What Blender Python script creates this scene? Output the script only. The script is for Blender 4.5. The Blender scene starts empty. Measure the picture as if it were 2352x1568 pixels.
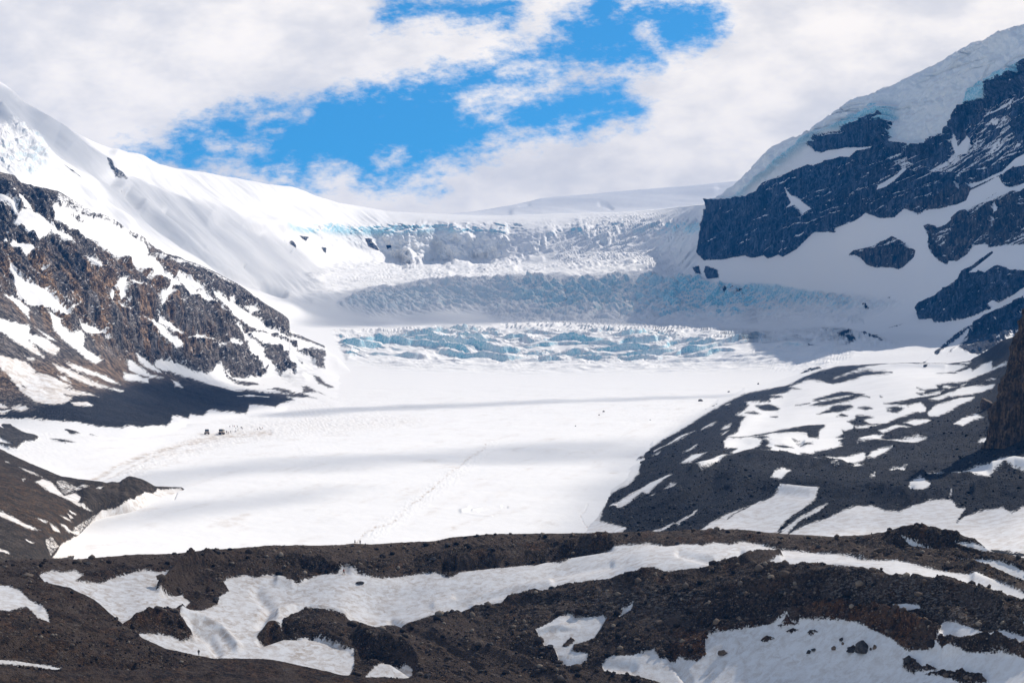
import bpy, bmesh, math, random, time
import numpy as np
from mathutils import Vector, Matrix, Euler
T0 = time.time()
random.seed(7)
scene = bpy.context.scene
R = math.radians

# ------------------------------------------------------------------ camera, world, sun, exposure
F = 3445.0            # focal length in drawing units (photo width = 2352 units)
CX, HY = 1176.0, 1022.0   # centre column and the height of the horizon
W2, H2 = 2352.0, 1568.0
cam_d = bpy.data.cameras.new("camera"); cam = bpy.data.objects.new("camera", cam_d)
scene.collection.objects.link(cam)
cam.location = (0, 0, 0); cam.rotation_euler = (R(90), 0, 0)
cam_d.sensor_width = 36.0; cam_d.lens = 36.0*F/W2
cam_d.shift_y = (HY-784.0)/W2
cam_d.clip_start = 1.0; cam_d.clip_end = 60000
scene.camera = cam

SUN_AZ = 55.0      # degrees to the right of the view direction (beyond the glacier)
SUN_EL = 45.0
sd_ = bpy.data.lights.new("sun", 'SUN'); so = bpy.data.objects.new("sun", sd_)
scene.collection.objects.link(so)
sd_.energy = 4.9; sd_.angle = R(0.55); sd_.color = (1.0, 0.93, 0.84)
SUN = Vector((math.sin(R(SUN_AZ))*math.cos(R(SUN_EL)), math.cos(R(SUN_AZ))*math.cos(R(SUN_EL)), math.sin(R(SUN_EL))))
so.rotation_euler = SUN.to_track_quat('Z', 'Y').to_euler()

scene.view_settings.view_transform = 'Standard'
scene.view_settings.look = 'None'
scene.view_settings.gamma = 1.0
scene.view_settings.use_curve_mapping = False
scene.view_settings.exposure = 0.06

# tiles: the pieces the photograph was studied in -> drawing units
TILES = {'A': (0, 172.3, 3.0), 'B': (631.6, 402.0, 3.0), 'C': (1567.6, 0, 3.0), 'D': (1567.6, 459.4, 3.0),
         'E': (0, 631.6, 3.0), 'G': (0, 1045.7, 3.0), 'H': (784.4, 1045.7, 3.0), 'I': (1567.6, 1045.7, 3.0),
         'J': (1320.7, 746.5, 4.096), 'K': (1777.8, 803.9, 4.096), 'V': (0, 0, 1.0), 'L': (597.2, 413.4, 2.2257)}
def P(t, *c):
    ox, oy, s = TILES[t]
    return [(ox+c[i]/s, oy+c[i+1]/s) for i in range(0, len(c), 2)]

class NT:
    """small helper for node trees"""
    def __init__(self, tree):
        self.t = tree; self.t.nodes.clear()
    def n(self, typ, **kw):
        nd = self.t.nodes.new(typ)
        for k, v in kw.items():
            if k.startswith('_'): setattr(nd, k[1:], v)
        return nd
    def link(self, a, b): self.t.links.new(a, b)
    def put(self, sock, v):
        if hasattr(v, 'is_output') or isinstance(v, bpy.types.NodeSocket): self.t.links.new(v, sock)
        elif v is not None: sock.default_value = v
    def math(self, op, a, b=None, c=None, clamp=False):
        nd = self.t.nodes.new('ShaderNodeMath'); nd.operation = op; nd.use_clamp = clamp
        self.put(nd.inputs[0], a)
        if b is not None: self.put(nd.inputs[1], b)
        if c is not None: self.put(nd.inputs[2], c)
        return nd.outputs[0]
    def vmath(self, op, a, b=None, s=None):
        nd = self.t.nodes.new('ShaderNodeVectorMath'); nd.operation = op
        self.put(nd.inputs[0], a)
        if b is not None: self.put(nd.inputs[1], b)
        if s is not None: self.put(nd.inputs['Scale'], s)
        return nd
    def step(self, v, a, b, lo=0.0, hi=1.0, kind='SMOOTHSTEP'):
        nd = self.t.nodes.new('ShaderNodeMapRange'); nd.interpolation_type = kind
        self.put(nd.inputs['Value'], v); self.put(nd.inputs['From Min'], a); self.put(nd.inputs['From Max'], b)
        self.put(nd.inputs['To Min'], lo); self.put(nd.inputs['To Max'], hi)
        return nd.outputs[0]
    def noise(self, vec, scale, detail=4, rough=0.55, lac=2.0, col=False, dist=0.0):
        nd = self.t.nodes.new('ShaderNodeTexNoise')
        self.put(nd.inputs['Vector'], vec); nd.inputs['Scale'].default_value = scale
        nd.inputs['Detail'].default_value = detail; nd.inputs['Roughness'].default_value = rough
        nd.inputs['Lacunarity'].default_value = lac; nd.inputs['Distortion'].default_value = dist
        return nd.outputs['Color' if col else 'Fac']
    def mix(self, f, a, b, blend='MIX'):
        nd = self.t.nodes.new('ShaderNodeMix'); nd.data_type = 'RGBA'; nd.blend_type = blend
        self.put(nd.inputs[0], f); self.put(nd.inputs[6], a); self.put(nd.inputs[7], b)
        return nd.outputs[2]
    def attr(self, name):
        nd = self.t.nodes.new('ShaderNodeAttribute'); nd.attribute_name = name
        return nd.outputs['Fac']

# world: Nishita sky with a procedural cloud deck (pure function of direction)
world = bpy.data.worlds.new("World"); scene.world = world; world.use_nodes = True
w = NT(world.node_tree)
SKY_STRENGTH = 0.10
sky = w.n('ShaderNodeTexSky'); sky.sky_type = 'NISHITA'; sky.sun_disc = False
sky.sun_elevation = R(SUN_EL); sky.sun_rotation = R(SUN_AZ)
sky.altitude = 2000; sky.air_density = 1.0; sky.dust_density = 0.3; sky.ozone_density = 2.5
geo = w.n('ShaderNodeTexCoord')
sep = w.n('ShaderNodeSeparateXYZ'); w.link(geo.outputs['Generated'], sep.inputs[0])
dx, dy, dz = sep.outputs
dyc = w.math('MAXIMUM', dy, 0.05)
pu = w.math('MULTIPLY_ADD', w.math('DIVIDE', dx, dyc), F/100, CX/100)      # sky drawing units / 100
pv = w.math('MULTIPLY_ADD', w.math('DIVIDE', dz, dyc), -F/100, HY/100)
comb = w.n('ShaderNodeCombineXYZ'); w.link(pu, comb.inputs[0]); w.link(pv, comb.inputs[1])
p0 = comb.outputs[0]
# streaky warp: clouds drift along a direction rising to the right
mp = w.n('ShaderNodeMapping'); w.link(p0, mp.inputs[0])
mp.inputs['Rotation'].default_value = (0, 0, R(18)); mp.inputs['Scale'].default_value = (0.55, 1.0, 1)
ps = mp.outputs[0]
warp = w.noise(ps, 0.9, 5, 0.6, col=True)
wv = w.vmath('SUBTRACT', warp, (0.5, 0.5, 0.5)).outputs[0]
wv = w.vmath('SCALE', wv, s=1.0).outputs[0]
pw = w.vmath('ADD', p0, wv).outputs[0]
flat = w.vmath('MULTIPLY', pw, (1, 1, 0)).outputs[0]
def capsule(ax, ay, bx, by, r):
    a = (ax/100, ay/100, 0); b = (bx/100, by/100, 0)
    ba = (b[0]-a[0], b[1]-a[1], 0); bb = max(ba[0]**2+ba[1]**2, 1e-6)
    pa = w.vmath('SUBTRACT', flat, a).outputs[0]
    d = w.vmath('DOT_PRODUCT', pa, ba).outputs['Value']
    h = w.math('DIVIDE', d, bb, clamp=True)
    q = w.vmath('SCALE', ba, s=h).outputs[0]
    l = w.vmath('DISTANCE', pa, q).outputs['Value']
    return w.math('SUBTRACT', r/100, l)
holes = [(290,362,480,338,14),(430,345,640,318,40),(560,335,1010,280,84),(640,372,900,350,62),(880,375,1090,310,44),
         (760,270,1130,190,42),(1050,290,1400,225,46),(1130,185,1320,125,46),(1260,130,1480,105,38),(1390,10,1400,100,46),
         (1330,85,1600,55,48),(1480,50,1600,40,40),(900,30,1180,22,26),(1340,285,1450,250,24),(975,437,1005,433,3),(1050,15,1180,50,18)]
puffs = [(1070,240,1210,200,20),(1200,193,1430,166,15),(1250,190,1330,170,20),(500,348,600,336,13),(880,382,930,358,5),
         (1110,266,1160,258,9),(580,272,690,262,7),(640,412,660,412,18),(750,425,800,425,34),(1490,65,1500,95,9),(1150,150,1260,155,12),(430,405,600,412,24),(860,440,1020,432,20)]
hs = None
for c in holes:
    v = capsule(*c); hs = v if hs is None else w.math('SMOOTH_MAX', hs, v, 0.15)
cs = None
for c in puffs:
    v = capsule(*c); cs = v if cs is None else w.math('MAXIMUM', cs, v)
hs = w.math('MINIMUM', hs, w.math('MULTIPLY', cs, -1.0))
ed = w.noise(ps, 3.0, 6, 0.62)
hs = w.math('ADD', hs, w.math('MULTIPLY', w.math('SUBTRACT', ed, 0.5), 0.80))
wsp = w.noise(ps, 6.0, 7, 0.68)
hs = w.math('ADD', hs, w.math('MULTIPLY', w.math('SUBTRACT', wsp, 0.5), 0.55))
blue = w.step(hs, -0.42, 0.30)
# away from the photographed part the deck opens into scattered cloud
far = w.noise(geo.outputs['Generated'], 2.2, 4, 0.55)
outside = w.step(w.math('MAXIMUM', w.math('MULTIPLY', pv, -1.0), w.math('SUBTRACT', 0.3, dy)), 1.0, 4.0)
outside = w.math('MAXIMUM', outside, w.step(dy, 0.35, 0.1))
blue_out = w.math('MULTIPLY', w.step(far, 0.46, 0.62), 0.75)
bl = w.n('ShaderNodeMix'); bl.data_type = 'FLOAT'
w.link(outside, bl.inputs[0]); w.link(blue, bl.inputs[2]); w.link(blue_out, bl.inputs[3]); blue = bl.outputs[0]
shade = w.noise(ps, 0.42, 5, 0.55)
shade2 = w.noise(ps, 1.5, 6, 0.6)
sh = w.step(w.math('ADD', w.math('MULTIPLY', shade, 0.75), w.math('MULTIPLY', shade2, 0.25)), 0.36, 0.6)
ccol = w.mix(sh, (0.92, 0.885, 0.865, 1), (1.30, 1.20, 1.08, 1))
ccol = w.mix(outside, ccol, (0.372, 0.380, 0.412, 1))
skc = w.mix(1.0, sky.outputs[0], (SKY_STRENGTH*0.42, SKY_STRENGTH*1.20, SKY_STRENGTH*1.46, 1), 'MULTIPLY')
fin = w.mix(blue, ccol, skc)
bg = w.n('ShaderNodeBackground'); w.link(fin, bg.inputs[0]); bg.inputs[1].default_value = 1.0
ow = w.n('ShaderNodeOutputWorld'); w.link(bg.outputs[0], ow.inputs[0])

# ------------------------------------------------------------------ numpy noise
def _h(ix, iy, iz, seed):
    h = (ix.astype(np.uint32)*np.uint32(374761393) + iy.astype(np.uint32)*np.uint32(668265263)
         + iz.astype(np.uint32)*np.uint32(2147483647) + np.uint32((seed*2654435761) & 0xffffffff))
    h ^= h >> np.uint32(13); h *= np.uint32(1274126177); h ^= h >> np.uint32(16)
    h *= np.uint32(2246822519); h ^= h >> np.uint32(15)
    return h
def _g3(ix, iy, iz, fx, fy, fz, seed):
    h = _h(ix, iy, iz, seed)
    a = (h & np.uint32(1023)).astype(np.float32)*np.float32(2*math.pi/1024)
    c = ((h >> np.uint32(10)) & np.uint32(1023)).astype(np.float32)*np.float32(2/1023)-1
    s = np.sqrt(np.maximum(0, 1-c*c))
    return (np.cos(a)*fx+np.sin(a)*fy)*s + c*fz
def gn3(x, y, z, seed=0):
    x = np.asarray(x, np.float32); y = np.asarray(y, np.float32); z = np.asarray(z, np.float32)
    x0 = np.floor(x); y0 = np.floor(y); z0 = np.floor(z)
    fx, fy, fz = x-x0, y-y0, z-z0
    ix, iy, iz = x0.astype(np.int64), y0.astype(np.int64), z0.astype(np.int64)
    u = fx*fx*fx*(fx*(fx*6-15)+10); v = fy*fy*fy*(fy*(fy*6-15)+10); t = fz*fz*fz*(fz*(fz*6-15)+10)
    def g(a, b, c): return _g3(ix+a, iy+b, iz+c, fx-a, fy-b, fz-c, seed)
    k0 = g(0,0,0); k0 += u*(g(1,0,0)-k0); k1 = g(0,1,0); k1 += u*(g(1,1,0)-k1)
    k0 += v*(k1-k0)
    k2 = g(0,0,1); k2 += u*(g(1,0,1)-k2); k3 = g(0,1,1); k3 += u*(g(1,1,1)-k3)
    k2 += v*(k3-k2)
    return (k0+t*(k2-k0))*1.5
def gn2(x, y, seed=0):
    x = np.asarray(x, np.float32); y = np.asarray(y, np.float32)
    x0 = np.floor(x); y0 = np.floor(y); fx, fy = x-x0, y-y0
    ix, iy = x0.astype(np.int64), y0.astype(np.int64); zz = np.zeros_like(ix)
    u = fx*fx*fx*(fx*(fx*6-15)+10); v = fy*fy*fy*(fy*(fy*6-15)+10)
    def g(a, b):
        h = _h(ix+a, iy+b, zz, seed)
        an = (h & np.uint32(4095)).astype(np.float32)*np.float32(2*math.pi/4096)
        return np.cos(an)*(fx-a)+np.sin(an)*(fy-b)
    k0 = g(0,0); k0 += u*(g(1,0)-k0); k1 = g(0,1); k1 += u*(g(1,1)-k1)
    return (k0+v*(k1-k0))*1.6
def fbm2(x, y, o=4, gain=0.5, seed=0, ridged=False):
    r = 0; a = 1.0; tot = 0
    for i in range(o):
        n = gn2(x, y, seed+i*17)
        if ridged: n = 1-2*np.abs(n)
        r = r+a*n; tot += a; a *= gain; x = x*2.03+11.3; y = y*2.03-7.1
    return r/tot
def fbm3(x, y, z, o=4, gain=0.5, seed=0, ridged=False):
    r = 0; a = 1.0; tot = 0
    for i in range(o):
        n = gn3(x, y, z, seed+i*17)
        if ridged: n = 1-2*np.abs(n)
        r = r+a*n; tot += a; a *= gain; x = x*2.03+11.3; y = y*2.03-7.1; z = z*2.03+3.7
    return r/tot
def worley(x, y, seed=0):
    x0 = np.floor(x).astype(np.int64); y0 = np.floor(y).astype(np.int64)
    f1 = np.full(x.shape, 9.0, np.float32); f2 = f1.copy(); idr = np.zeros_like(f1)
    for a in (-1, 0, 1):
        for b in (-1, 0, 1):
            h = _h(x0+a, y0+b, x0*0, seed)
            px = x0+a+(h & np.uint32(1023)).astype(np.float32)/1023
            py = y0+b+((h >> np.uint32(10)) & np.uint32(1023)).astype(np.float32)/1023
            d = np.hypot(px-x, py-y).astype(np.float32)
            rr = ((h >> np.uint32(20)) & np.uint32(1023)).astype(np.float32)/1023
            m = d < f1
            f2 = np.where(m, f1, np.minimum(f2, d)); idr = np.where(m, rr, idr); f1 = np.where(m, d, f1)
    return f1, f2, idr
def sstep(a, b, x):
    t = np.clip((x-a)/(b-a), 0, 1); return t*t*(3-2*t)

# ------------------------------------------------------------------ outlines -> signed distance rasters
RX0, RY0, RX1, RY1 = -70, -10, 2430, 1660
CL = 9.0
def poly_sd(pts):
    """signed distance (positive inside, clipped) in the polygon's own box"""
    p = np.array(pts, np.float64)
    x0 = int(max(RX0, math.floor(p[:,0].min()-CL))); x1 = int(min(RX1, math.ceil(p[:,0].max()+CL)))
    y0 = int(max(RY0, math.floor(p[:,1].min()-CL))); y1 = int(min(RY1, math.ceil(p[:,1].max()+CL)))
    if x1-x0 < 2 or y1-y0 < 2: return None
    w_, h_ = x1-x0, y1-y0
    d = np.full((h_, w_), CL, np.float32); ins = np.zeros((h_, w_), bool)
    xs = np.arange(x0, x1)+0.0; ys = np.arange(y0, y1)+0.0
    n = len(p)
    for i in range(n):
        ax, ay = p[i]; bx, by = p[(i+1) % n]
        ex0 = max(int(min(ax,bx)-CL)-x0-1, 0); ex1 = min(int(max(ax,bx)+CL)-x0+2, w_)
        ey0 = max(int(min(ay,by)-CL)-y0-1, 0); ey1 = min(int(max(ay,by)+CL)-y0+2, h_)
        if ex1 > ex0 and ey1 > ey0:
            X = xs[ex0:ex1][None,:]-ax; Y = ys[ey0:ey1][:,None]-ay
            vx, vy = bx-ax, by-ay; L = vx*vx+vy*vy+1e-9
            t = np.clip((X*vx+Y*vy)/L, 0, 1)
            dd = np.hypot(X-t*vx, Y-t*vy)
            sub = d[ey0:ey1, ex0:ex1]; np.minimum(sub, dd, out=sub)
        if ay != by:
            lo, hi = (ay, by) if ay < by else (by, ay)
            r = np.where((ys >= lo) & (ys < hi))[0]
            if len(r):
                xi = ax+(ys[r]-ay)*(bx-ax)/(by-ay)
                ins[r] ^= (xs[None,:] < xi[:,None])
    return x0, y0, x1, y1, np.where(ins, d, -d)
def raster(base, ops):
    m = np.full((RY1-RY0, RX1-RX0), base*CL, np.float32)
    for op, pts in ops:
        s = poly_sd(pts)
        if s is None: continue
        x0, y0, x1, y1, d = s
        sub = m[y0-RY0:y1-RY0, x0-RX0:x1-RX0]
        if op == 'r': np.maximum(sub, d, out=sub)
        elif op == 's': np.minimum(sub, -d, out=sub)
        elif op == 'n':       # mostly rock with snow showing through
            k = sstep(-2, 3, d); sub[:] = sub*(1-k)+0.9*k
        elif op == 'm':       # patchy mixture: noise decides
            k = sstep(-2, 5, d); sub[:] = sub*(1-k)+(-0.3)*k
    return m
def sample(m, px, py):
    x = np.clip(px-RX0, 0, m.shape[1]-1.01); y = np.clip(py-RY0, 0, m.shape[0]-1.01)
    x0 = x.astype(np.int64); y0 = y.astype(np.int64); fx = x-x0; fy = y-y0
    return ((m[y0,x0]*(1-fx)+m[y0,x0+1]*fx)*(1-fy)+(m[y0+1,x0]*(1-fx)+m[y0+1,x0+1]*fx)*fy).astype(np.float32)
def soft(pts, blur, px, py):
    """0..1 inside an outline with a soft rim of `blur` units (coarse grid)"""
    st = 4.0
    q = [(x/st, y/st) for x, y in pts]; p = np.array(q)
    gx = np.arange(RX0/st, RX1/st+1); gy = np.arange(RY0/st, RY1/st+1)
    d = np.full((len(gy), len(gx)), 1e9); ins = np.zeros(d.shape, bool)
    for i in range(len(p)):
        ax, ay = p[i]; bx, by = p[(i+1) % len(p)]
        X = gx[None,:]-ax; Y = gy[:,None]-ay; vx, vy = bx-ax, by-ay
        t = np.clip((X*vx+Y*vy)/(vx*vx+vy*vy+1e-9), 0, 1)
        np.minimum(d, np.hypot(X-t*vx, Y-t*vy), out=d)
        if ay != by:
            lo, hi = (ay, by) if ay < by else (by, ay)
            r = np.where((gy >= lo) & (gy < hi))[0]
            if len(r): ins[r] ^= (gx[None,:] < (ax+(gy[r]-ay)*(bx-ax)/(by-ay))[:,None])
    d = np.where(ins, d, -d)*st
    x = np.clip(px/st-gx[0], 0, len(gx)-1.01); y = np.clip(py/st-gy[0], 0, len(gy)-1.01)
    x0 = x.astype(np.int64); y0 = y.astype(np.int64); fx = x-x0; fy = y-y0
    v = (d[y0,x0]*(1-fx)+d[y0,x0+1]*fx)*(1-fy)+(d[y0+1,x0]*(1-fx)+d[y0+1,x0+1]*fx)*fy
    return sstep(-blur, blur, v).astype(np.float32)

# ------------------------------------------------------------------ terrain sheets
def pchip(xk, yk, x):
    xk = np.asarray(xk, float); yk = np.asarray(yk, float)
    h = np.diff(xk); dl = np.diff(yk)/h; m = np.zeros(len(xk))
    for i in range(1, len(xk)-1):
        if dl[i-1]*dl[i] > 0:
            w1 = 2*h[i]+h[i-1]; w2 = h[i]+2*h[i-1]; m[i] = (w1+w2)/(w1/dl[i-1]+w2/dl[i])
    m[0] = dl[0]; m[-1] = dl[-1]
    x = np.clip(x, xk[0], xk[-1]); i = np.clip(np.searchsorted(xk, x)-1, 0, len(xk)-2)
    t = (x-xk[i])/h[i]
    return (yk[i]*(1+2*t)*(1-t)**2 + h[i]*m[i]*t*(1-t)**2 + yk[i+1]*t*t*(3-2*t) + h[i]*m[i+1]*t*t*(t-1))
def gsm(a, s):
    r = int(3*s); k = np.exp(-0.5*(np.arange(-r, r+1)/s)**2); k /= k.sum()
    return np.convolve(np.pad(a, r, mode='edge'), k, 'valid')
class Sheet:
    """a terrain surface described by depth along rows of drawing points"""
    def __init__(self, rows, x0, x1, smooth=25, linear_top=True, main=None):
        self.xs = np.arange(x0, x1+1.0, 2.0); self.Y = []; self.I = []
        for k, row in enumerate(rows):
            xk = [p[0] for p in row]; yk = [p[1] for p in row]
            if k == 0: y = np.interp(self.xs, xk, yk)
            else: y = gsm(pchip(xk, yk, self.xs), 8)
            dk = []
            for p in row:
                if isinstance(p[2], str):
                    dk.append(float(p[2][1:])*float(main.depth(np.array([p[0]]), np.array([p[1]]))[0]))
                else: dk.append(p[2])
            inv = gsm(pchip(xk, 1/np.array(dk), self.xs), smooth/2.0)
            if k: y = np.maximum(y, self.Y[-1]+1.0)
            self.Y.append(y); self.I.append(inv)
        self.Y = np.array(self.Y); self.I = np.array(self.I)
        n = len(rows); d = np.diff(self.I, axis=0)/np.diff(self.Y, axis=0); h = np.diff(self.Y, axis=0)
        M = np.zeros_like(self.I); M[0] = d[0]; M[-1] = d[-1]
        for i in range(1, n-1):
            ok = d[i-1]*d[i] > 0; w1 = 2*h[i]+h[i-1]; w2 = h[i]+2*h[i-1]
            with np.errstate(all='ignore'):
                M[i] = np.where(ok, (w1+w2)/(w1/d[i-1]+w2/d[i]), 0)
        self.M = M
    def depth(self, px, py):
        """depth at drawing points"""
        fx = np.clip((px-self.xs[0])/2.0, 0, len(self.xs)-1.001); i0 = fx.astype(np.int64); f = fx-i0
        lerp = lambda A: A[:, i0]*(1-f)+A[:, i0+1]*f
        Y = lerp(self.Y); I = lerp(self.I); M = lerp(self.M)
        out = I[0].copy(); n = len(Y)
        for k in range(n-1):
            s = (py >= Y[k]) if k < n-1 else None
            hh = Y[k+1]-Y[k]; t = np.clip((py-Y[k])/hh, 0, 1 if k < n-2 else 3)
            tt = np.clip(t, 0, 1)
            v = (I[k]*(1+2*tt)*(1-tt)**2+hh*M[k]*tt*(1-tt)**2+I[k+1]*tt*tt*(3-2*tt)+hh*M[k+1]*tt*tt*(tt-1))
            if k == n-2: v = v+np.maximum(t-1, 0)*hh*M[k+1]
            out = np.where(s, v, out)
        return 1/out
    def top(self, px): return np.interp(px, self.xs, self.Y[0])
    def bottom(self, px): return np.interp(px, self.xs, self.Y[-1])
def wpos(px, py, D): return np.stack([(px-CX)/F*D, D, (HY-py)/F*D], -1)
def normals(Pw):
    du = np.gradient(Pw, axis=1); dv = np.gradient(Pw, axis=0)
    n = np.cross(dv, du); n /= np.linalg.norm(n, axis=-1, keepdims=True)+1e-9
    return n
def make_grid(sh, x0, x1, cstep, ystep, back=10, back_step=None, back_drop=0.35):
    """regular columns, rows spaced from the skyline of the sheet to its foot, plus a far side behind the skyline"""
    xs = np.arange(x0, x1+.1, cstep); yt = sh.top(xs); yb = sh.bottom(xs)
    if callable(ystep): s = ystep()
    else:
        n = int(np.max(yb-yt)/ystep); s = np.linspace(0, 1, n)
    PX = np.repeat(xs[None,:], len(s), 0); PY = yt[None,:]+(yb-yt)[None,:]*s[:,None]
    D = sh.depth(PX.ravel(), PY.ravel()).reshape(PX.shape)
    Pw = wpos(PX, PY, D)
    if back:
        top = Pw[0]; dirh = np.stack([(xs-CX)/F, np.ones_like(xs)], -1)
        bs = back_step or 0.006
        L = []
        for k in range(back, 0, -1):
            dd = top[:,1]*bs*(k**1.5); q = top.copy()
            q[:,0] += dirh[:,0]*dd; q[:,1] += dd
            q[:,2] += top[:,2]/top[:,1]*dd*0.3 - back_drop*dd*min(1, k/4)
            L.append(q)
        Pw = np.concatenate([np.array(L), Pw], 0)
        PX = np.concatenate([np.repeat(PX[:1], back, 0), PX], 0); PY = np.concatenate([np.repeat(PY[:1], back, 0), PY], 0)
    return PX.astype(np.float32), PY.astype(np.float32), Pw

def mesh_from_grid(name, Pw, attrs, mat, facemask=None, vn=None, kind='structure', label=None, cat=None):
    h, w_ = Pw.shape[:2]
    idx = np.arange(h*w_).reshape(h, w_)
    q = np.stack([idx[:-1,:-1], idx[1:,:-1], idx[1:,1:], idx[:-1,1:]], -1)
    if facemask is not None: q = q[facemask]
    q = q.reshape(-1, 4)
    used = np.zeros(h*w_, bool); used[q.ravel()] = True
    remap = np.cumsum(used)-1; q = remap[q]
    co = Pw.reshape(-1, 3)[used].astype(np.float32)
    me = bpy.data.meshes.new(name)
    me.vertices.add(len(co)); me.vertices.foreach_set('co', co.ravel())
    me.loops.add(q.size); me.loops.foreach_set('vertex_index', q.ravel().astype(np.int32))
    me.polygons.add(len(q)); me.polygons.foreach_set('loop_start', np.arange(0, q.size, 4, dtype=np.int32))
    me.polygons.foreach_set('use_smooth', np.ones(len(q), bool))
    me.update(calc_edges=True)
    for k, v in attrs.items():
        a = me.attributes.new(k, 'FLOAT', 'POINT'); a.data.foreach_set('value', v.reshape(-1)[used].astype(np.float32))
    if vn is not None and facemask is not None:
        me.normals_split_custom_set_from_vertices(vn.reshape(-1, 3)[used].astype(np.float32))
    me.materials.append(mat)
    o = bpy.data.objects.new(name, me); scene.collection.objects.link(o)
    if kind: o['kind'] = kind
    if label: o['label'] = label
    if cat: o['category'] = cat
    return o

# ------------------------------------------------------------------ terrain material
def rgb(*c): return (c[0], c[1], c[2], 1)
def terrain_mat(name, px_m, rag=1.3, dark=(0.030,0.029,0.031), mid=(0.075,0.066,0.060), lite=(0.20,0.17,0.145), flute=1.0, bump=1.0, speck=1.0, vstretch=1.0, ledgy=1.0, streaky=0.0):
    """snow over rock over blue ice; px_m = metres per drawing unit at the sheet"""
    mt = bpy.data.materials.new(name); mt.use_nodes = True; t = NT(mt.node_tree)
    tc = t.n('ShaderNodeTexCoord'); co = tc.outputs['Object']
    g = t.n('ShaderNodeNewGeometry')
    sepn = t.n('ShaderNodeSeparateXYZ'); t.link(g.outputs['Normal'], sepn.inputs[0]); nz = sepn.outputs[2]
    stv = t.vmath('MULTIPLY', co, (1, 1, 1/vstretch)).outputs[0]
    sd = t.attr('rock')
    n1 = t.noise(stv, 1/(px_m*5.0), 5, 0.65); n2 = t.noise(stv, 1/(px_m*1.6), 3, 0.6)
    wob = t.math('ADD', t.math('MULTIPLY', t.math('SUBTRACT', n1, 0.5), 13.0*rag), t.math('MULTIPLY', t.math('SUBTRACT', n2, 0.5), 6.0*rag))
    # snow clings to ledges (flatter rock) and slides off walls
    ledge = t.math('MULTIPLY', t.math('SUBTRACT', nz, 0.60), -2.2*ledgy)
    rk = t.step(t.math('ADD', t.math('ADD', sd, wob), ledge), -0.45, 0.45)
    # rock colour
    fl = t.vmath('MULTIPLY', co, (1, 1, 1/flute)).outputs[0]
    r1 = t.noise(fl, 1/(px_m*9.0), 6, 0.62); r2 = t.noise(fl, 1/(px_m*2.2), 4, 0.7); r3 = t.noise(co, 1/(px_m*60.0), 3, 0.5)
    tint = t.attr('tint')
    darkb = t.mix(tint, rgb(*dark), rgb(dark[0]*1.55, dark[1]*1.18, dark[2]*0.85))
    midb = t.mix(tint, rgb(*mid), rgb(mid[0]*1.75, mid[1]*1.2, mid[2]*0.72))
    liteb = t.mix(tint, rgb(*lite), rgb(lite[0]*1.45, lite[1]*1.12, lite[2]*0.75))
    rc = t.mix(t.step(r1, 0.36, 0.66), darkb, midb)
    rc = t.mix(t.math('MULTIPLY', t.step(r2, 0.52, 0.80), t.step(r3, 0.30, 0.70)), rc, liteb)
    vo = t.n('ShaderNodeTexVoronoi'); t.link(co, vo.inputs['Vector']); vo.inputs['Scale'].default_value = 1/(px_m*2.6)
    vsep = t.n('ShaderNodeSeparateColor'); t.link(vo.outputs['Color'], vsep.inputs[0])
    st = t.math('MULTIPLY', t.step(vo.outputs['Distance'], 0.42, 0.22), t.step(vsep.outputs[0], 0.80, 0.97))
    rc = t.mix(t.math('MULTIPLY', st, 0.75*speck), rc, rgb(lite[0]*1.5, lite[1]*1.5, lite[2]*1.5))
    st2 = t.step(vsep.outputs[1], 0.0, 1.0, 0.72, 1.25, 'LINEAR')
    rc = t.mix(1.0, rc, t.vmath('SCALE', (1, 1, 1), s=st2).outputs[0], 'MULTIPLY')
    stk = t.noise(t.vmath('MULTIPLY', co, (1, 1, 1/(flute*2.2))).outputs[0], 1/(px_m*3.6), 4, 0.7)
    rc = t.mix(1.0, rc, t.vmath('SCALE', (1, 1, 1), s=t.step(stk, 0.34, 0.66, 1-0.72*streaky, 1+1.5*streaky, 'LINEAR')).outputs[0], 'MULTIPLY')
    big = t.noise(co, 1/(px_m*38.0), 4, 0.55)
    rc = t.mix(1.0, rc, t.vmath('SCALE', (1, 1, 1), s=t.step(big, 0.33, 0.67, 0.62, 1.5, 'LINEAR')).outputs[0], 'MULTIPLY')
    coal = t.attr('coal')
    rc = t.mix(t.math('MULTIPLY', coal, 0.92), rc, t.mix(t.step(r2, 0.3, 0.7), rgb(0.006, 0.009, 0.016), rgb(0.022, 0.027, 0.040)))
    soil = t.attr('soil'); pale = t.attr('pale')
    sn1 = t.noise(co, 1/(px_m*1.5), 5, 0.75)
    sc_ = t.mix(t.step(sn1, 0.3, 0.7), rgb(0.056, 0.037, 0.026), rgb(0.165, 0.115, 0.082))
    rc = t.mix(t.math('MULTIPLY', soil, t.step(r1, 0.25, 0.55)), rc, sc_)
    pl = t.noise(t.vmath('MULTIPLY', co, (0.35, 1, 2.2)).outputs[0], 1/(px_m*7), 5, 0.65)
    pc = t.mix(t.step(sn1, 0.35, 0.65), rgb(0.11, 0.095, 0.085), rgb(0.34, 0.29, 0.25))
    rc = t.mix(t.math('MULTIPLY', pale, t.step(pl, 0.50, 0.60)), rc, pc)
    # snow colour
    dirt_shade = t.attr('dirt_shade')  # real dirt, plus painted shade along the melt channel
    dn = t.noise(co, 1/(px_m*16), 6, 0.6, dist=0.6); dn2 = t.noise(co, 1/(px_m*3), 4, 0.6)
    df = t.math('MULTIPLY', dirt_shade, t.step(t.math('ADD', t.math('MULTIPLY', dn, 0.75), t.math('MULTIPLY', dn2, 0.25)), 0.38, 0.66), clamp=True)
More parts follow.
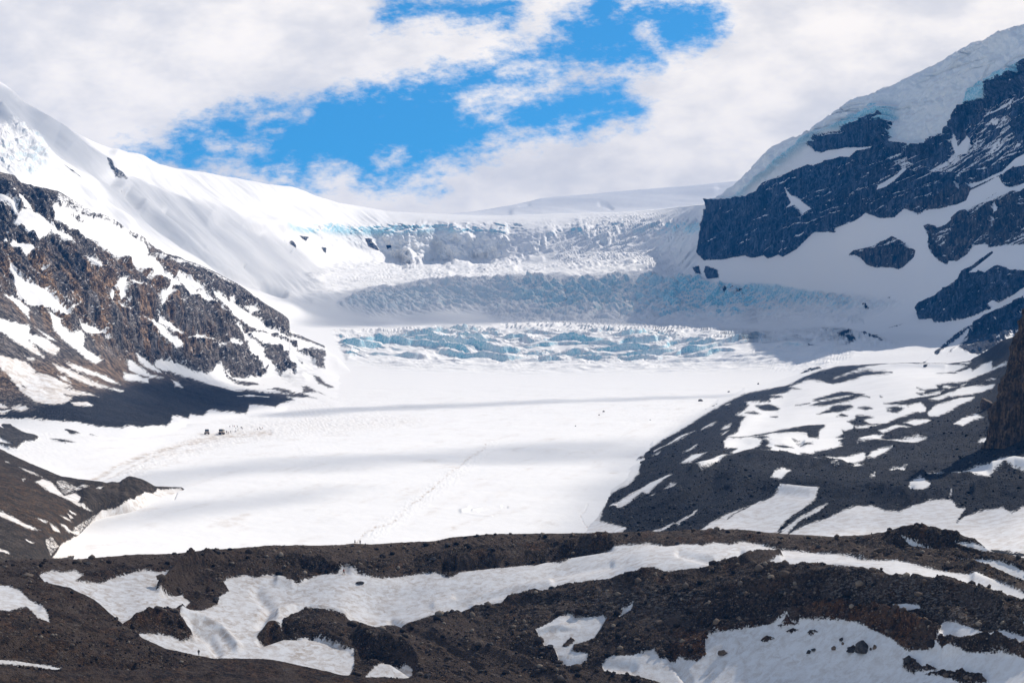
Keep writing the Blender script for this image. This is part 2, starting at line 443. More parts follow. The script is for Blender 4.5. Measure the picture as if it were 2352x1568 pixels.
    edge = t.math('MULTIPLY', t.math('MULTIPLY', t.step(sd, -8.5, -0.5), dirt_shade), t.step(dn, 0.35, 0.6, 0.15, 0.85))
    df = t.math('MAXIMUM', df, edge)
    sn = t.mix(df, rgb(0.88, 0.86, 0.835), rgb(0.50, 0.41, 0.33))
    # blue ice where the surface is steep
    ice = t.attr('ice')
    steep = t.step(t.math('ADD', nz, t.math('MULTIPLY', t.math('SUBTRACT', n1, 0.5), 0.5)), 0.74, 0.40)
    icf = t.math('MULTIPLY', ice, steep, clamp=True)
    icn = t.noise(stv, 1/(px_m*3.5), 4, 0.6)
    icc = t.mix(t.step(icn, 0.35, 0.65), rgb(0.20, 0.54, 0.66), rgb(0.60, 0.80, 0.87))
    sn = t.mix(icf, sn, icc)
    col = t.mix(rk, sn, rc)
    bs = t.n('ShaderNodeBsdfPrincipled'); t.link(col, bs.inputs['Base Color'])
    t.put(bs.inputs['Roughness'], t.step(rk, 0, 1, 0.62, 0.88, 'LINEAR'))
    bs.inputs['Specular IOR Level'].default_value = 0.25
    # relief
    bh = t.math('MULTIPLY', t.math('ADD', t.math('MULTIPLY', r1, 2.0), r2), t.math('MULTIPLY', rk, 1.0))
    bh = t.math('ADD', bh, t.math('MULTIPLY', t.math('SUBTRACT', 0.5, vo.outputs['Distance']), t.math('MULTIPLY', rk, 0.8)))
    sb = t.noise(co, 1/(px_m*7), 5, 0.6)
    bh = t.math('ADD', bh, t.math('MULTIPLY', sb, t.math('MULTIPLY', t.math('SUBTRACT', 1.0, rk), t.math('ADD', 0.16, t.math('MULTIPLY', icf, 1.4)))))
    bh = t.math('ADD', bh, t.math('MULTIPLY', rk, 0.5))
    bp = t.n('ShaderNodeBump'); bp.inputs['Strength'].default_value = 1.0; bp.inputs['Distance'].default_value = px_m*2.4*bump
    t.link(bh, bp.inputs['Height']); t.link(bp.outputs[0], bs.inputs['Normal'])
    out = t.n('ShaderNodeOutputMaterial'); t.link(bs.outputs[0], out.inputs[0])
    return mt

# ------------------------------------------------------------------ skeletons of the terrain sheets (x, y, depth in metres)
MAIN = Sheet([
 [(-70,140,2900),(0,192,2900),(25,212,2920),(60,238,2950),(130,285,3000),(200,318,3100),(280,352,3250),(330,368,3350),(400,385,3500),(500,402,3700),(620,424,3900),(672,430,4000),(720,448,4100),(780,465,4300),(900,485,4500),(1020,492,4700),(1150,494,4800),(1300,490,4700),(1420,487,4600),(1500,482,4400),(1560,474,4100),(1612,470,3800),(1626,467,3600),(1650,452,3480),(1704,412,3350),(1720,395,3320),(1741,370,3290),(1774,340,3230),(1868,297,3120),(1924,253,3060),(1954,227,3030),(2047,200,2950),(2108,170,2890),(2151,150,2840),(2201,120,2780),(2234,103,2740),(2264,95,2710),(2291,77,2660),(2352,60,2580),(2430,38,2520)],
 [(-70,330,2500),(0,340,2520),(200,430,2750),(400,480,3050),(600,500,3500),(700,512,3900),(800,508,4250),(900,502,4400),(1000,505,4480),(1150,508,4520),(1300,506,4460),(1450,500,4300),(1540,496,4050),(1605,494,3700),(1634,482,3470),(1734,438,3290),(1801,410,3180),(1901,378,3060),(2011,342,2930),(2134,332,2800),(2194,297,2730),(2268,233,2660),(2352,187,2540),(2430,150,2490)],
 [(-70,560,2050),(0,570,2100),(300,600,2500),(560,640,2900),(700,600,3550),(800,600,4080),(900,605,4300),(1000,607,4380),(1100,607,4330),(1200,608,4150),(1300,604,3980),(1400,600,3880),(1520,600,3700),(1604,594,3360),(1711,585,3170),(1801,586,3040),(1848,551,2990),(1918,518,2920),(1988,489,2820),(2134,474,2640),(2218,436,2560),(2352,414,2400),(2430,400,2350)],
 [(-70,700,1900),(300,720,2300),(600,690,2850),(700,688,3000),(850,668,3250),(1000,655,3400),(1150,645,3500),(1230,641,3500),(1400,640,3480),(1550,646,3350),(1700,660,3150),(1900,670,2900),(2050,655,2650),(2120,650,2520),(2200,640,2380),(2352,600,2180),(2430,590,2120)],
 [(-70,800,1700),(300,800,2150),(600,743,2650),(700,746,2830),(850,748,2960),(1000,742,3050),(1200,741,3100),(1400,744,3080),(1500,747,3020),(1700,753,2850),(1900,763,2620),(2100,765,2380),(2200,772,2230),(2352,770,2020),(2430,770,1980)],
 [(-70,825,1500),(300,830,1900),(600,764,2400),(700,757,2560),(850,757,2660),(1000,748,2740),(1200,747,2780),(1400,751,2760),(1500,754,2720),(1700,762,2580),(1900,780,2420),(2100,795,2220),(2200,800,2100),(2352,800,1860),(2430,800,1830)],
 [(-70,900,1400),(300,885,1750),(600,852,2080),(760,850,2220),(850,840,2300),(1000,832,2360),(1200,832,2380),(1500,838,2300),(1700,848,2200),(1850,856,2100),(2100,860,1900),(2352,880,1600),(2430,880,1550)],
 [(-70,960,1150),(0,965,1150),(300,955,1320),(600,940,1560),(800,925,1700),(1200,915,1800),(1600,910,1850),(2000,915,1700),(2352,930,1400),(2430,930,1350)],
 [(-70,1020,950),(200,1005,1020),(490,991,1165),(700,985,1200),(1200,980,1280),(1700,980,1300),(2352,1000,1100),(2430,1000,1100)],
 [(-70,1120,760),(200,1105,830),(700,1100,860),(1200,1095,890),(1700,1090,900),(2352,1100,820),(2430,1100,820)],
 [(-70,1300,590),(0,1290,600),(700,1260,670),(1200,1245,690),(2352,1240,650),(2430,1240,650)],
 [(-70,1380,540),(2430,1330,590)]], -66, 2426, smooth=26)
CRAG = Sheet([
 [(-70,380,1750),(0,394,1750),(33,402,1780),(50,422,1800),(87,429,1830),(133,439,1850),(177,466,1880),(213,486,1900),(240,494,1920),(267,506,1940),(293,526,1980),(333,545,2020),(363,576,2050),(395,584,2080),(427,597,2110),(467,612,2150),(505,630,2190),(547,652,2230),(587,682,2270),(617,702,2300),(650,722,2350),(663,734,2380),(668,758,2380),(700,775,2380),(743,793,2390),(775,820,'M1.0'),(810,855,'M1.01'),(850,900,'M1.02')],
 [(-70,470,1650),(0,480,1650),(123,505,1720),(250,575,1800),(433,668,1980),(540,705,2120),(620,745,2240),(680,790,2300),(740,835,'M0.995'),(800,870,'M1.01'),(850,915,'M1.02')],
 [(-70,520,1580),(0,530,1590),(130,560,1650),(240,590,1730),(400,672,1900),(520,745,2030),(600,810,2120),(680,835,2200),(740,860,'M0.99'),(800,890,'M1.01'),(850,925,'M1.02')],
 [(-70,790,1230),(0,775,1270),(100,770,1370),(200,800,1450),(300,835,1580),(420,860,1770),(560,872,1930),(640,872,2020),(720,888,'M0.99'),(800,908,'M1.01'),(850,935,'M1.02')],
 [(-70,962,'M0.97'),(0,968,'M0.97'),(130,980,'M0.97'),(270,985,'M0.97'),(390,978,'M0.97'),(450,952,'M0.97'),(600,930,'M0.98'),(720,908,'M0.995'),(800,925,'M1.01'),(850,945,'M1.02')],
 [(-70,1005,'M1.02'),(0,1010,'M1.02'),(270,1015,'M1.02'),(390,1010,'M1.02'),(450,985,'M1.02'),(600,960,'M1.02'),(720,930,'M1.02'),(800,960,'M1.03'),(850,975,'M1.03')]], -66, 846, smooth=14, main=MAIN)
MOR = Sheet([
 [(1320,1210,'M1.02'),(1370,1130,'M1.01'),(1430,1090,'M1.005'),(1500,1012,'M1.003'),(1580,962,'M1.003'),(1650,916,'M1.003'),(1711,890,'M1.003'),(1809,866,'M1.0'),(1878,848,'M0.975'),(1925,840,'M0.96'),(2001,836,1900),(2090,834,1800),(2168,836,1700),(2228,828,1600),(2251,814,1500),(2301,783,1350),(2352,765,1250),(2430,740,1150)],
 [(1320,1240,'M1.02'),(1365,1175,'M1.008'),(1411,1129,'M0.995'),(1460,1085,'M0.99'),(1521,1020,'M0.985'),(1580,985,'M0.982'),(1650,938,'M0.98'),(1711,908,'M0.978'),(1809,884,'M0.97'),(1900,860,'M0.96'),(2001,848,1850),(2090,845,1760),(2168,846,1650),(2251,835,1400),(2352,790,1180),(2430,765,1100)],
 [(1320,1245,'M1.01'),(1450,1150,'M0.97'),(1560,1075,'M0.94'),(1700,980,'M0.93'),(1800,920,1600),(1900,892,1650),(2100,870,1450),(2250,870,1250),(2352,850,1050),(2430,840,1000)],
 [(1320,1250,'M1.01'),(1450,1180,'M0.96'),(1600,1090,'M0.90'),(1700,1040,960),(1900,975,1130),(2100,960,1050),(2250,960,950),(2352,950,850),(2430,945,820)],
 [(1320,1255,'M1.01'),(1450,1200,'M0.95'),(1590,1112,'M0.89'),(1640,1085,850),(1710,1056,850),(1780,1062,840),(1850,1075,815),(2000,1090,780),(2100,1097,755),(2250,1100,715),(2352,1105,680),(2430,1105,670)],
 [(1320,1260,'M1.01'),(1500,1215,'M0.94'),(1700,1160,700),(1850,1160,670),(2000,1165,650),(2100,1160,645),(2250,1170,620),(2352,1165,600),(2430,1165,590)],
 [(1320,1310,'M1.03'),(1500,1300,580),(1700,1300,550),(2100,1300,530),(2352,1320,490),(2430,1320,480)]], 1324, 2426, smooth=14, main=MAIN)
LMOR = Sheet([
 [(-70,1000,900),(0,1030,830),(67,1062,790),(110,1080,770),(143,1094,755),(207,1103,'M0.91'),(245,1112,'M0.92'),(262,1110,'M0.93'),(273,1111,'M0.93'),(280,1104,'M0.93'),(293,1098,'M0.93'),(323,1100,'M0.94'),(338,1107,'M0.95'),(353,1115,'M0.965'),(375,1117,'M0.985'),(417,1118,'M0.995'),(430,1128,'M1.005'),(450,1150,'M1.02')],
 [(-70,1130,620),(60,1150,640),(150,1165,670),(195,1172,690),(230,1170,'M0.97'),(300,1160,'M0.975'),(353,1134,'M0.985'),(425,1140,'M1.01'),(450,1165,'M1.02')],
 [(-70,1300,460),(60,1290,500),(125,1262,570),(180,1228,'M0.995'),(230,1200,'M1.015'),(300,1190,'M1.02'),(450,1190,'M1.02')],
 [(-70,1400,420),(60,1390,450),(125,1350,520),(180,1300,'M1.03'),(450,1290,'M1.03')]], -66, 446, smooth=10, main=MAIN)
_fc = [(-70,1296,430),(0,1292,440),(33,1284,445),(117,1282,450),(173,1284,455),(267,1276,465),(333,1271,472),(400,1272,480),(483,1262,490),(567,1257,500),(617,1253,505),(784,1252,515),(814,1248,517),(851,1250,518),(918,1246,520),(1001,1242,522),(1034,1234,524),(1118,1227,526),(1251,1224,525),(1351,1226,522),(1484,1221,515),(1568,1218,510),(1684,1217,500),(1801,1226,485),(1918,1232,470),(2001,1227,455),(2051,1219,448),(2108,1216,440),(2151,1225,434),(2184,1226,430),(2238,1236,422),(2274,1264,410),(2334,1279,400),(2352,1282,396),(2430,1290,385)]
def _fr(f, pts): return [(x, y, f*float(np.interp(x, [p[0] for p in _fc], [p[2] for p in _fc]))) for x, y in pts]
FG = Sheet([_fc,
 _fr(0.945, [(-70,1325),(0,1323),(100,1316),(250,1338),(400,1325),(520,1335),(660,1340),(790,1318),(930,1330),(1000,1320),(1100,1303),(1250,1297),(1400,1264),(1500,1248),(1600,1250),(1700,1254),(1850,1269),(2000,1281),(2100,1292),(2200,1312),(2352,1352),(2430,1372)]),
 _fr(0.875, [(-70,1400),(100,1400),(270,1432),(400,1430),(520,1430),(660,1430),(784,1426),(851,1444),(984,1418),(1068,1408),(1168,1388),(1234,1366),(1301,1348),(1418,1334),(1480,1312),(1568,1312),(1650,1312),(1774,1301),(1901,1302),(2018,1312),(2134,1336),(2218,1361),(2352,1383),(2430,1395)]),
 _fr(0.835, [(-70,1470),(100,1470),(300,1500),(520,1500),(700,1490),(900,1480),(1100,1460),(1300,1440),(1500,1420),(1700,1410),(1900,1410),(2100,1430),(2352,1460),(2430,1470)]),
 _fr(0.79, [(-70,1560),(300,1575),(700,1575),(1100,1570),(1500,1560),(1900,1560),(2430,1580)]),
 _fr(0.75, [(-70,1650),(700,1655),(1500,1650),(2430,1655)])], -66, 2426, smooth=16)
def _mr(f, pts): return [(x, y, 'M%.3f' % f) for x, y in pts]
FGL = Sheet([
 _mr(.975, [(-70,1316),(0,1320),(67,1330),(160,1347),(217,1376),(260,1412),(300,1449),(327,1466),(377,1489)])+[(420,1498,'M0.98'),(470,1505,'M0.985'),(560,1525,'M0.99'),(640,1545,'M1.0'),(720,1580,'M1.01')],
 _mr(.972, [(-70,1420),(0,1420),(160,1440),(300,1490),(420,1520)])+[(560,1545,'M0.99'),(720,1600,'M1.01')],
 _mr(.975, [(-70,1500),(0,1500),(160,1515),(300,1525),(420,1550)])+[(560,1570,'M0.99'),(720,1620,'M1.01')],
 _mr(.99, [(-70,1600),(300,1600),(560,1620)])+[(720,1650,'M1.01')]], -66, 716, smooth=12, main=FG)
FGN = Sheet([
 _mr(.955, [(-70,1524),(0,1528),(100,1541),(150,1540),(193,1527),(230,1529),(267,1535),(330,1537),(393,1537),(450,1522),(490,1513),(517,1511),(617,1512),(700,1529),(784,1549),(880,1558),(951,1556)])+[(1010,1562,'M0.97'),(1060,1580,'M0.99'),(1200,1605,'M1.01')],
 _mr(.94, [(-70,1600),(400,1600),(800,1610)])+[(1200,1640,'M1.01')],
 _mr(.94, [(-70,1655),(1100,1660),(1200,1660)])], -66, 1196, smooth=10, main=FG)
print('sheets', round(time.time()-T0, 1))

# ------------------------------------------------------------------ where rock shows and where snow lies
MAIN_OPS = [
 ('r', P('C',130,1567,150,1450,250,1400,350,1380,450,1350,520,1320,580,1260,680,1235,760,1190,860,1150,900,1160,1000,1110,1080,1080,1150,1085,1200,1040,1300,1020,1320,1000,1420,960,1440,880,1480,850,1460,960,1470,1020,1560,1040,1690,1020,1700,980,1820,930,1870,890,1890,830,1960,780,2060,740,2130,700,2180,640,2170,600,2260,560,2300,545,2340,520,2352,500,2600,300,2600,900,2352,1050,2290,1100,2280,1150,2600,1080,2600,1180,2352,1250,2270,1280,2220,1270,2180,1200,2080,1250,1980,1300,1950,1370,1900,1390,1770,1430,1700,1430,1620,1470,1530,1430,1460,1490,1370,1490,1260,1450,1200,1500,1050,1560,1050,1590)),
 ('r', P('D',1060,100,1060,165,1050,170,900,215,840,270,780,330,690,385,660,370,590,395,560,375,480,395,430,375,300,400,150,420,110,380,100,330,130,220,160,80,180,20)),
 ('s', P('C',690,1290,740,1340,800,1370,900,1440,860,1470,840,1530,830,1480,770,1420,690,1450,740,1400)),
 ('s', P('C',1880,1130,2000,1060,2010,1080,1960,1130,1920,1200,1910,1300,1900,1290,1890,1150)),
 ('s', P('C',1700,1180,1780,1150,1840,1130,1800,1170,1740,1200)),
 ('s', P('C',2080,1010,2120,980,2200,970,2230,900,2260,880,2230,1000,2150,1060,2080,1060)),
 ('s', P('C',1960,1260,2060,1230,2200,1170,2290,1080,2352,1050,2500,1000,2500,1030,2352,1090,2200,1195,2080,1245,1990,1290)),
 ('s', P('C',1350,1260,1480,1190,1540,1130,1580,1140,1500,1210,1400,1280,1330,1300)),
 ('m', P('C',1380,990,1700,1010,1880,900,2000,800,2352,600,2500,500,2500,1000,2000,1200,1600,1200,1400,1100)),
 ('r', P('C',1560,1060,1700,1030,1820,960,1850,1000,1840,1120,1700,1160,1620,1140,1560,1120)),
 ('r', P('C',1860,920,1900,850,2000,800,2090,760,2050,850,2000,900,1960,1000,1900,960)),
 ('r', P('C',2270,700,2352,600,2500,500,2500,980,2352,1020,2280,900)),
 ('s', P('C',1870,900,1900,1010,1960,930,1990,960,1960,1060,1880,1080,1850,1000)),
 ('r', P('C',890,1010,950,960,1020,930,1090,920,1180,880,1250,850,1350,845,1430,850,1480,860,1450,930,1440,980,1340,1000,1200,1010,1100,1010,1000,1030,950,1060,910,1050)),
 ('r', P('C',1260,832,1330,815,1400,800,1400,806,1340,822,1270,840)),
 ('m', P('C',1780,1560,1900,1440,2050,1380,2150,1310,2352,1300,2600,1280,2600,1700,1780,1700)),
 ('r', P('D',1665,170,1700,160,1760,190,1830,160,1880,90,1960,60,2000,110,2060,40,2130,0,2250,0,2352,-80,2600,-100,2600,100,2352,200,2280,250,2200,310,2110,330,2095,300,2140,200,2120,210,2030,290,1960,370,1890,410,1830,400,1820,430,1760,400,1710,350,1690,290,1700,250)),
 ('m', P('D',1700,230,1760,190,1860,120,1900,160,1850,220,1840,280,1800,330,1740,320)),
 ('s', P('D',2120,210,2140,195,2135,40,2150,0,2170,40,2160,180,2140,210)),
 ('r', P('D',1155,372,1180,350,1300,330,1400,300,1500,275,1530,290,1560,320,1600,340,1590,380,1550,420,1500,465,1440,450,1340,455,1270,430,1235,390,1200,370)),
 ('m', P('D',1140,380,1180,340,1300,300,1440,235,1500,260,1540,290,1540,310,1400,310,1300,335,1240,360)),
 ('r', P('D',1620,740,1660,710,1740,670,1800,620,1870,590,1960,520,2050,500,2110,510,2140,480,2190,460,2220,470,2260,490,2352,490,2600,480,2600,560,2352,590,2290,640,2180,700,2130,690,2090,720,2130,745,2090,760,2000,800,1900,830,1740,845,1720,820,1630,820)),
 ('r', P('D',1900,1010,1960,960,2030,860,2100,800,2200,740,2352,660,2600,600,2600,930,2290,935,2050,1070,1940,1040)),
 ('r', P('D',1730,1060,1870,930,1960,870,2030,852,1900,960,1750,1075)),
 ('r', P('D',1815,1065,1920,980,1990,900,1990,930,1900,1005,1840,1060)),
 ('r', P('D',1645,1120,1700,1090,1665,1125)),
 ('r', P('D',1860,592,1950,500,2130,360,2136,366,1965,510,1875,596)),
 ('n', P('A',320,580,400,620,470,670,520,730,545,780,500,775,440,730,400,680,340,610)),
 ('s', P('A',400,640,450,650,480,720,440,700)),
 ('n', P('A',700,580,750,590,770,640,830,680,880,740,850,740,790,700,730,640)),
 ('n', P('A',800,760,840,780,880,820,850,810)), ('n', P('A',520,375,560,420,565,440,530,410)),
 ('n', P('A',1030,640,1060,660,1090,697,1055,675)), ('n', P('A',1370,825,1410,835,1400,848)),
 ('n', P('B',100,470,130,440,160,470,165,520,130,500)), ('n', P('B',145,405,190,415,240,430,210,460,180,440)),
 ('n', P('B',300,490,345,500,350,545,320,530)), ('n', P('B',610,430,680,430,670,450,700,480,722,520,690,515,640,490)),
 ('n', P('B',750,475,800,475,802,495,770,512)), ('n', P('B',350,455,370,450,368,468)),
 ('n', P('B',480,280,540,290,500,296)), ('n', P('B',650,275,705,280,690,290)),
 # crumbs of rock on the glacier margin under the great wall
 ('m', P('D',790,900,845,960,845,985,760,985,740,960)), ('r', P('D',840,1000,920,1010,900,1024)),
 ('r', P('D',930,905,1010,915,990,925)), ('r', P('D',1060,965,1110,935,1180,930,1120,960,1200,985,1170,1000,1090,972)),
 ('r', P('D',1180,925,1260,935,1390,990,1350,992,1270,955)), ('r', P('D',370,655,412,660,405,705,380,690)),
 ('r', P('D',270,650,330,640,360,655,300,668)), ('r', P('D',1400,665,1440,660,1430,672)),
 ('r', P('D',70,480,110,470,130,520,90,530)), ('r', P('D',160,460,240,480,250,530,170,545,150,500)),
 ('r', P('D',1240,745,1290,735,1260,755)), ('r', P('D',1420,880,1530,850,1480,875)),
 ('r', P('J',2120,455,2200,415,2300,400,2340,425,2220,440,2150,460)),
 ('r', P('K',245,222,340,185,420,165,430,185,330,215,280,235)), ('r', P('K',200,135,245,140,220,147)),
 # rocky knobs at the foot of the crag
 ('n', P('B',0,960,30,975,100,1010,110,1030,90,1080,40,1090,-20,1070,-20,960)),
 # dark moraine at the left edge of the ice and slits in the snow
 ('r', P('E',-200,1015,0,1015,40,1010,110,1040,80,1045,200,1100,270,1125,240,1145,150,1160,120,1200,60,1200,0,1175,-200,1180)),
 ('s', P('E',-200,1120,0,1125,85,1170,0,1162,-200,1150)),
 ('r', P('E',395,1060,470,1070,560,1090,500,1097)), ('r', P('E',345,1130,430,1130,525,1150,450,1155)), ('r', P('E',615,1090,680,1108,640,1102)),
 ('r', P('J',580,1272,640,1240,670,1240,650,1275)), ('r', P('J',1230,793,1330,745,1400,738,1300,775)),
]
CRAG_OPS = [
 # snow over everything beyond the crag and below the scree
 ('s', P('E',-220,982,0,975,100,988,200,985,330,990,560,1010,680,1040,840,1050,890,1035,990,1055,1050,1035,1150,1040,1180,1010,1190,970,1230,975,1300,990,1310,960,1400,975,1440,925,1550,940,1700,955,1720,900,1830,900,1900,915,1940,880,2030,860,1980,840,2180,850,2090,812,2190,805,2352,870,2600,800,2600,1300,-220,1300)),
 ('s', P('E',1060,600,1110,570,1250,620,1330,660,1420,685,1470,650,1500,608,1535,640,1600,700,1700,712,1780,700,1830,690,1850,610,1870,605,1900,660,1930,700,1990,650,2030,700,2050,670,2030,600,1990,560,2000,500,2060,530,2130,560,2200,640,2240,640,2230,560,2352,520,2600,500,2600,900,2352,880,2190,800,2100,760,2080,810,1950,812,1800,800,1600,785,1400,740,1280,710,1180,670,1080,640)),
 ('s', P('A',0,830,80,880,130,940,200,930,290,970,330,1000,400,1060,500,1110,520,1140,420,1100,380,1090,350,1060,340,1090,270,1120,200,1080,160,1020,100,1000,130,960,60,900,-100,860)),
 ('s', P('A',60,750,100,800,180,880,230,930,170,920,80,830)),
 ('s', P('A',365,890,440,905,520,935,620,980,760,1010,860,1060,950,1130,1010,1180,1020,1240,1090,1290,1150,1370,1250,1440,1400,1500,1480,1567,1330,1510,1150,1420,1040,1360,920,1300,800,1240,720,1190,620,1130,500,1060,380,990)),
 ('r', P('A',480,950,540,985,590,1020,540,1010)),
 ('m', P('A',400,800,540,870,660,930,820,990,900,1050,1010,1100,1060,1180,1030,1240,990,1170,900,1100,800,1035,680,985,560,950,440,905,380,860)),
 ('m', P('A',1030,1190,1130,1230,1290,1270,1400,1310,1500,1360,1640,1430,1600,1450,1400,1345,1250,1300,1120,1270)),
 ('s', P('A',590,1210,650,1230,730,1290,690,1320,640,1270)), ('s', P('A',280,1310,320,1330,300,1345)),
 ('s', P('A',60,1270,130,1370,200,1430,320,1500,380,1567,250,1530,130,1440,90,1370)),
 ('s', P('A',810,1400,870,1400,860,1480,900,1540,840,1530,800,1450)), ('s', P('A',890,1420,980,1430,920,1460)),
 ('s', P('A',30,1160,160,1150,240,1200,180,1250,140,1200)), ('s', P('A',1210,1360,1350,1450,1420,1500,1330,1480,1240,1420)),
 ('s', P('A',1110,1470,1150,1560,1110,1567)),
 ('s', P('E',95,0,160,60,230,90,320,150,400,200,480,265,440,270,330,230,230,190,150,130,110,80)),
 ('s', P('E',20,130,110,150,200,220,200,300,150,240,100,180)),
 ('s', P('E',-200,220,0,290,100,320,210,350,200,400,300,480,390,560,300,520,200,440,310,570,250,550,100,450,0,380,-200,260)),
 ('s', P('E',200,440,240,410,330,450,410,520,380,560,300,520)),
 ('s', P('E',330,240,430,290,420,330,480,390,560,380,590,430,580,490,660,540,710,580,660,610,600,580,540,530,440,450,370,370,350,280)),
 ('s', P('E',240,360,330,410,400,460,330,440)), ('s', P('E',410,160,450,150,500,200,560,190,500,120,540,150,550,200,480,230)),
 ('s', P('E',540,310,640,340,720,370,760,430,700,410,600,400,560,360)),
 ('s', P('E',900,525,960,560,1100,660,1110,680,1000,640,930,580)), ('s', P('E',880,580,950,620,1020,680,1120,710,1000,700,890,660)),
 ('s', P('E',850,680,940,690,1020,720,1020,750,930,730,860,710)), ('s', P('E',1180,720,1230,735,1260,780,1210,765)),
 ('s', P('E',450,600,600,650,730,690,830,750,700,720,600,690,500,650)),
 ('s', P('E',360,610,450,640,560,690,690,760,850,800,720,780,600,750,480,700,400,660)),
 ('s', P('E',400,690,450,700,490,740,430,730)), ('s', P('E',170,560,240,580,220,600)),
 ('s', P('E',-200,520,0,560,80,570,180,600,250,680,320,700,380,720,440,750,510,775,440,785,620,820,680,840,560,830,440,820,500,840,470,880,420,905,330,900,250,880,150,800,60,690,0,640,-200,600)),
 ('r', P('E',0,670,150,800,240,885,200,885,100,800,0,700)), ('r', P('E',140,740,185,770,180,780,145,755)),
 ('s', P('E',490,890,600,870,640,905,520,912)), ('s', P('E',0,870,60,905,0,910)), ('s', P('E',80,905,150,895,195,915,150,935,80,925)), ('s', P('E',-100,935,75,925,40,945,-100,955)),
 ('s', P('E',820,190,930,220,900,235,840,215)), ('s', P('E',1310,420,1370,400,1440,435,1380,428)), ('s', P('E',1460,448,1560,475,1520,482)),
 ('s', P('E',1590,430,1640,440,1660,480,1600,460)), ('s', P('E',990,278,1080,310,1140,350,1160,400,1240,450,1240,495,1210,510,1140,430,1080,350)),
 ('s', P('E',1120,120,1170,60,1190,80,1140,180,1110,220)), ('s', P('E',1090,240,1130,300,1250,380,1245,400,1190,390,1100,320)),
 ('s', P('E',740,160,770,90,780,130,760,200)), ('s', P('E',1235,180,1262,172,1255,215,1240,210)),
 ('s', P('E',1030,0,1150,60,1300,110,1400,130,1480,180,1600,300,1650,380,1680,440,1710,500,1720,550,1800,590,1830,640,1870,600,1810,540,1830,510,1780,470,1700,400,1640,340,1560,260,1450,155,1300,85,1190,30,1100,-20)),
 ('s', P('E',1450,110,1500,120,1570,180,1680,240,1780,300,1900,380,2000,420,2130,460,2250,520,2200,520,2100,480,1980,430,1880,400,1760,380,1690,340,1600,270,1520,190)),
 ('s', P('E',1700,390,1830,390,1960,440,2050,500,2040,530,1960,520,1920,480,1860,490,1780,460)),
 ('s', P('E',1690,215,1740,210,1780,240,1740,255)), ('s', P('E',1590,130,1640,190,1680,240,1590,200)),
 ('s', P('E',1990,300,2060,330,2200,380,2400,450,2400,640,2260,600,2240,520,2180,500,2060,520,2040,460,1900,400,1990,390)),
 ('r', P('E',1530,640,1560,680,1640,730,1780,750,1900,790,1850,792,1700,762,1620,742,1560,700)),
 ('r', P('E',2150,680,2200,700,2250,745,2310,775,2260,772,2190,745)), ('r', P('E',2080,765,2140,775,2190,800,2150,805)),
 ('r', P('E',2130,535,2180,530,2240,580,2220,640,2180,620,2140,570)), ('r', P('E',2060,570,2110,600,2080,595)),
 ('r', P('E',1950,395,2050,410,2180,450,2240,490,2230,500,2150,470,2030,430)), ('r', P('E',1700,750,1900,770,2100,830,1950,812)),
]
V_outline = P('V',1300,1300,1300,800,2000,780,2000,836,1925,841,1878,853,1809,884,1711,904,1650,933,1577,979,1521,1011,1482,1038,1472,1062,1467,1088,1448,1108,1411,1129,1381,1148,1392,1158,1384,1175,1378,1196,1418,1206,1440,1210,1425,1225,1400,1300)
bigfield = (P('K',0,335,200,310,330,285,440,290,560,315,640,300,760,270,840,240,990,230,1110,212,1000,200,850,205,700,230,560,270,700,225,880,170,1010,150,900,148,1080,132,1500,135,1700,133,1820,145,1700,205,1520,220,1700,210,1850,168,1870,190,1960,130,2050,112,2055,165,2220,100,2180,140,2060,190,1930,240,1810,295,1710,310,1600,315,1530,330,1540,355,1420,365,1340,350,1430,380,1410,400,1340,398,1380,420,1600,372,1560,400,1450,430,1330,450,1200,480,1030,500,1180,515,1260,525,1380,490,1430,530,1430,580,1330,590,1240,620,1130,655,1060,695,930,700,860,670,850,650,940,625,820,610,770,615,760,650,690,665,750,710,740,735,640,750,650,790,580,820,670,855,610,880,650,900,550,935,380,965,400,975,250,985,280,1020,200,1020,270,1060,180,1045,0,1025)
 + P('J',1700,1235,1580,1225,1460,1190,1530,1155,1410,1150,1400,1100,1430,1055,1440,1040,1530,1000,1560,910,1610,860,1510,845,1570,820,1640,750,1600,725,1840,718,1830,690,1950,672,1830,660,2000,630,2040,600,2130,605,2010,580,2140,540))
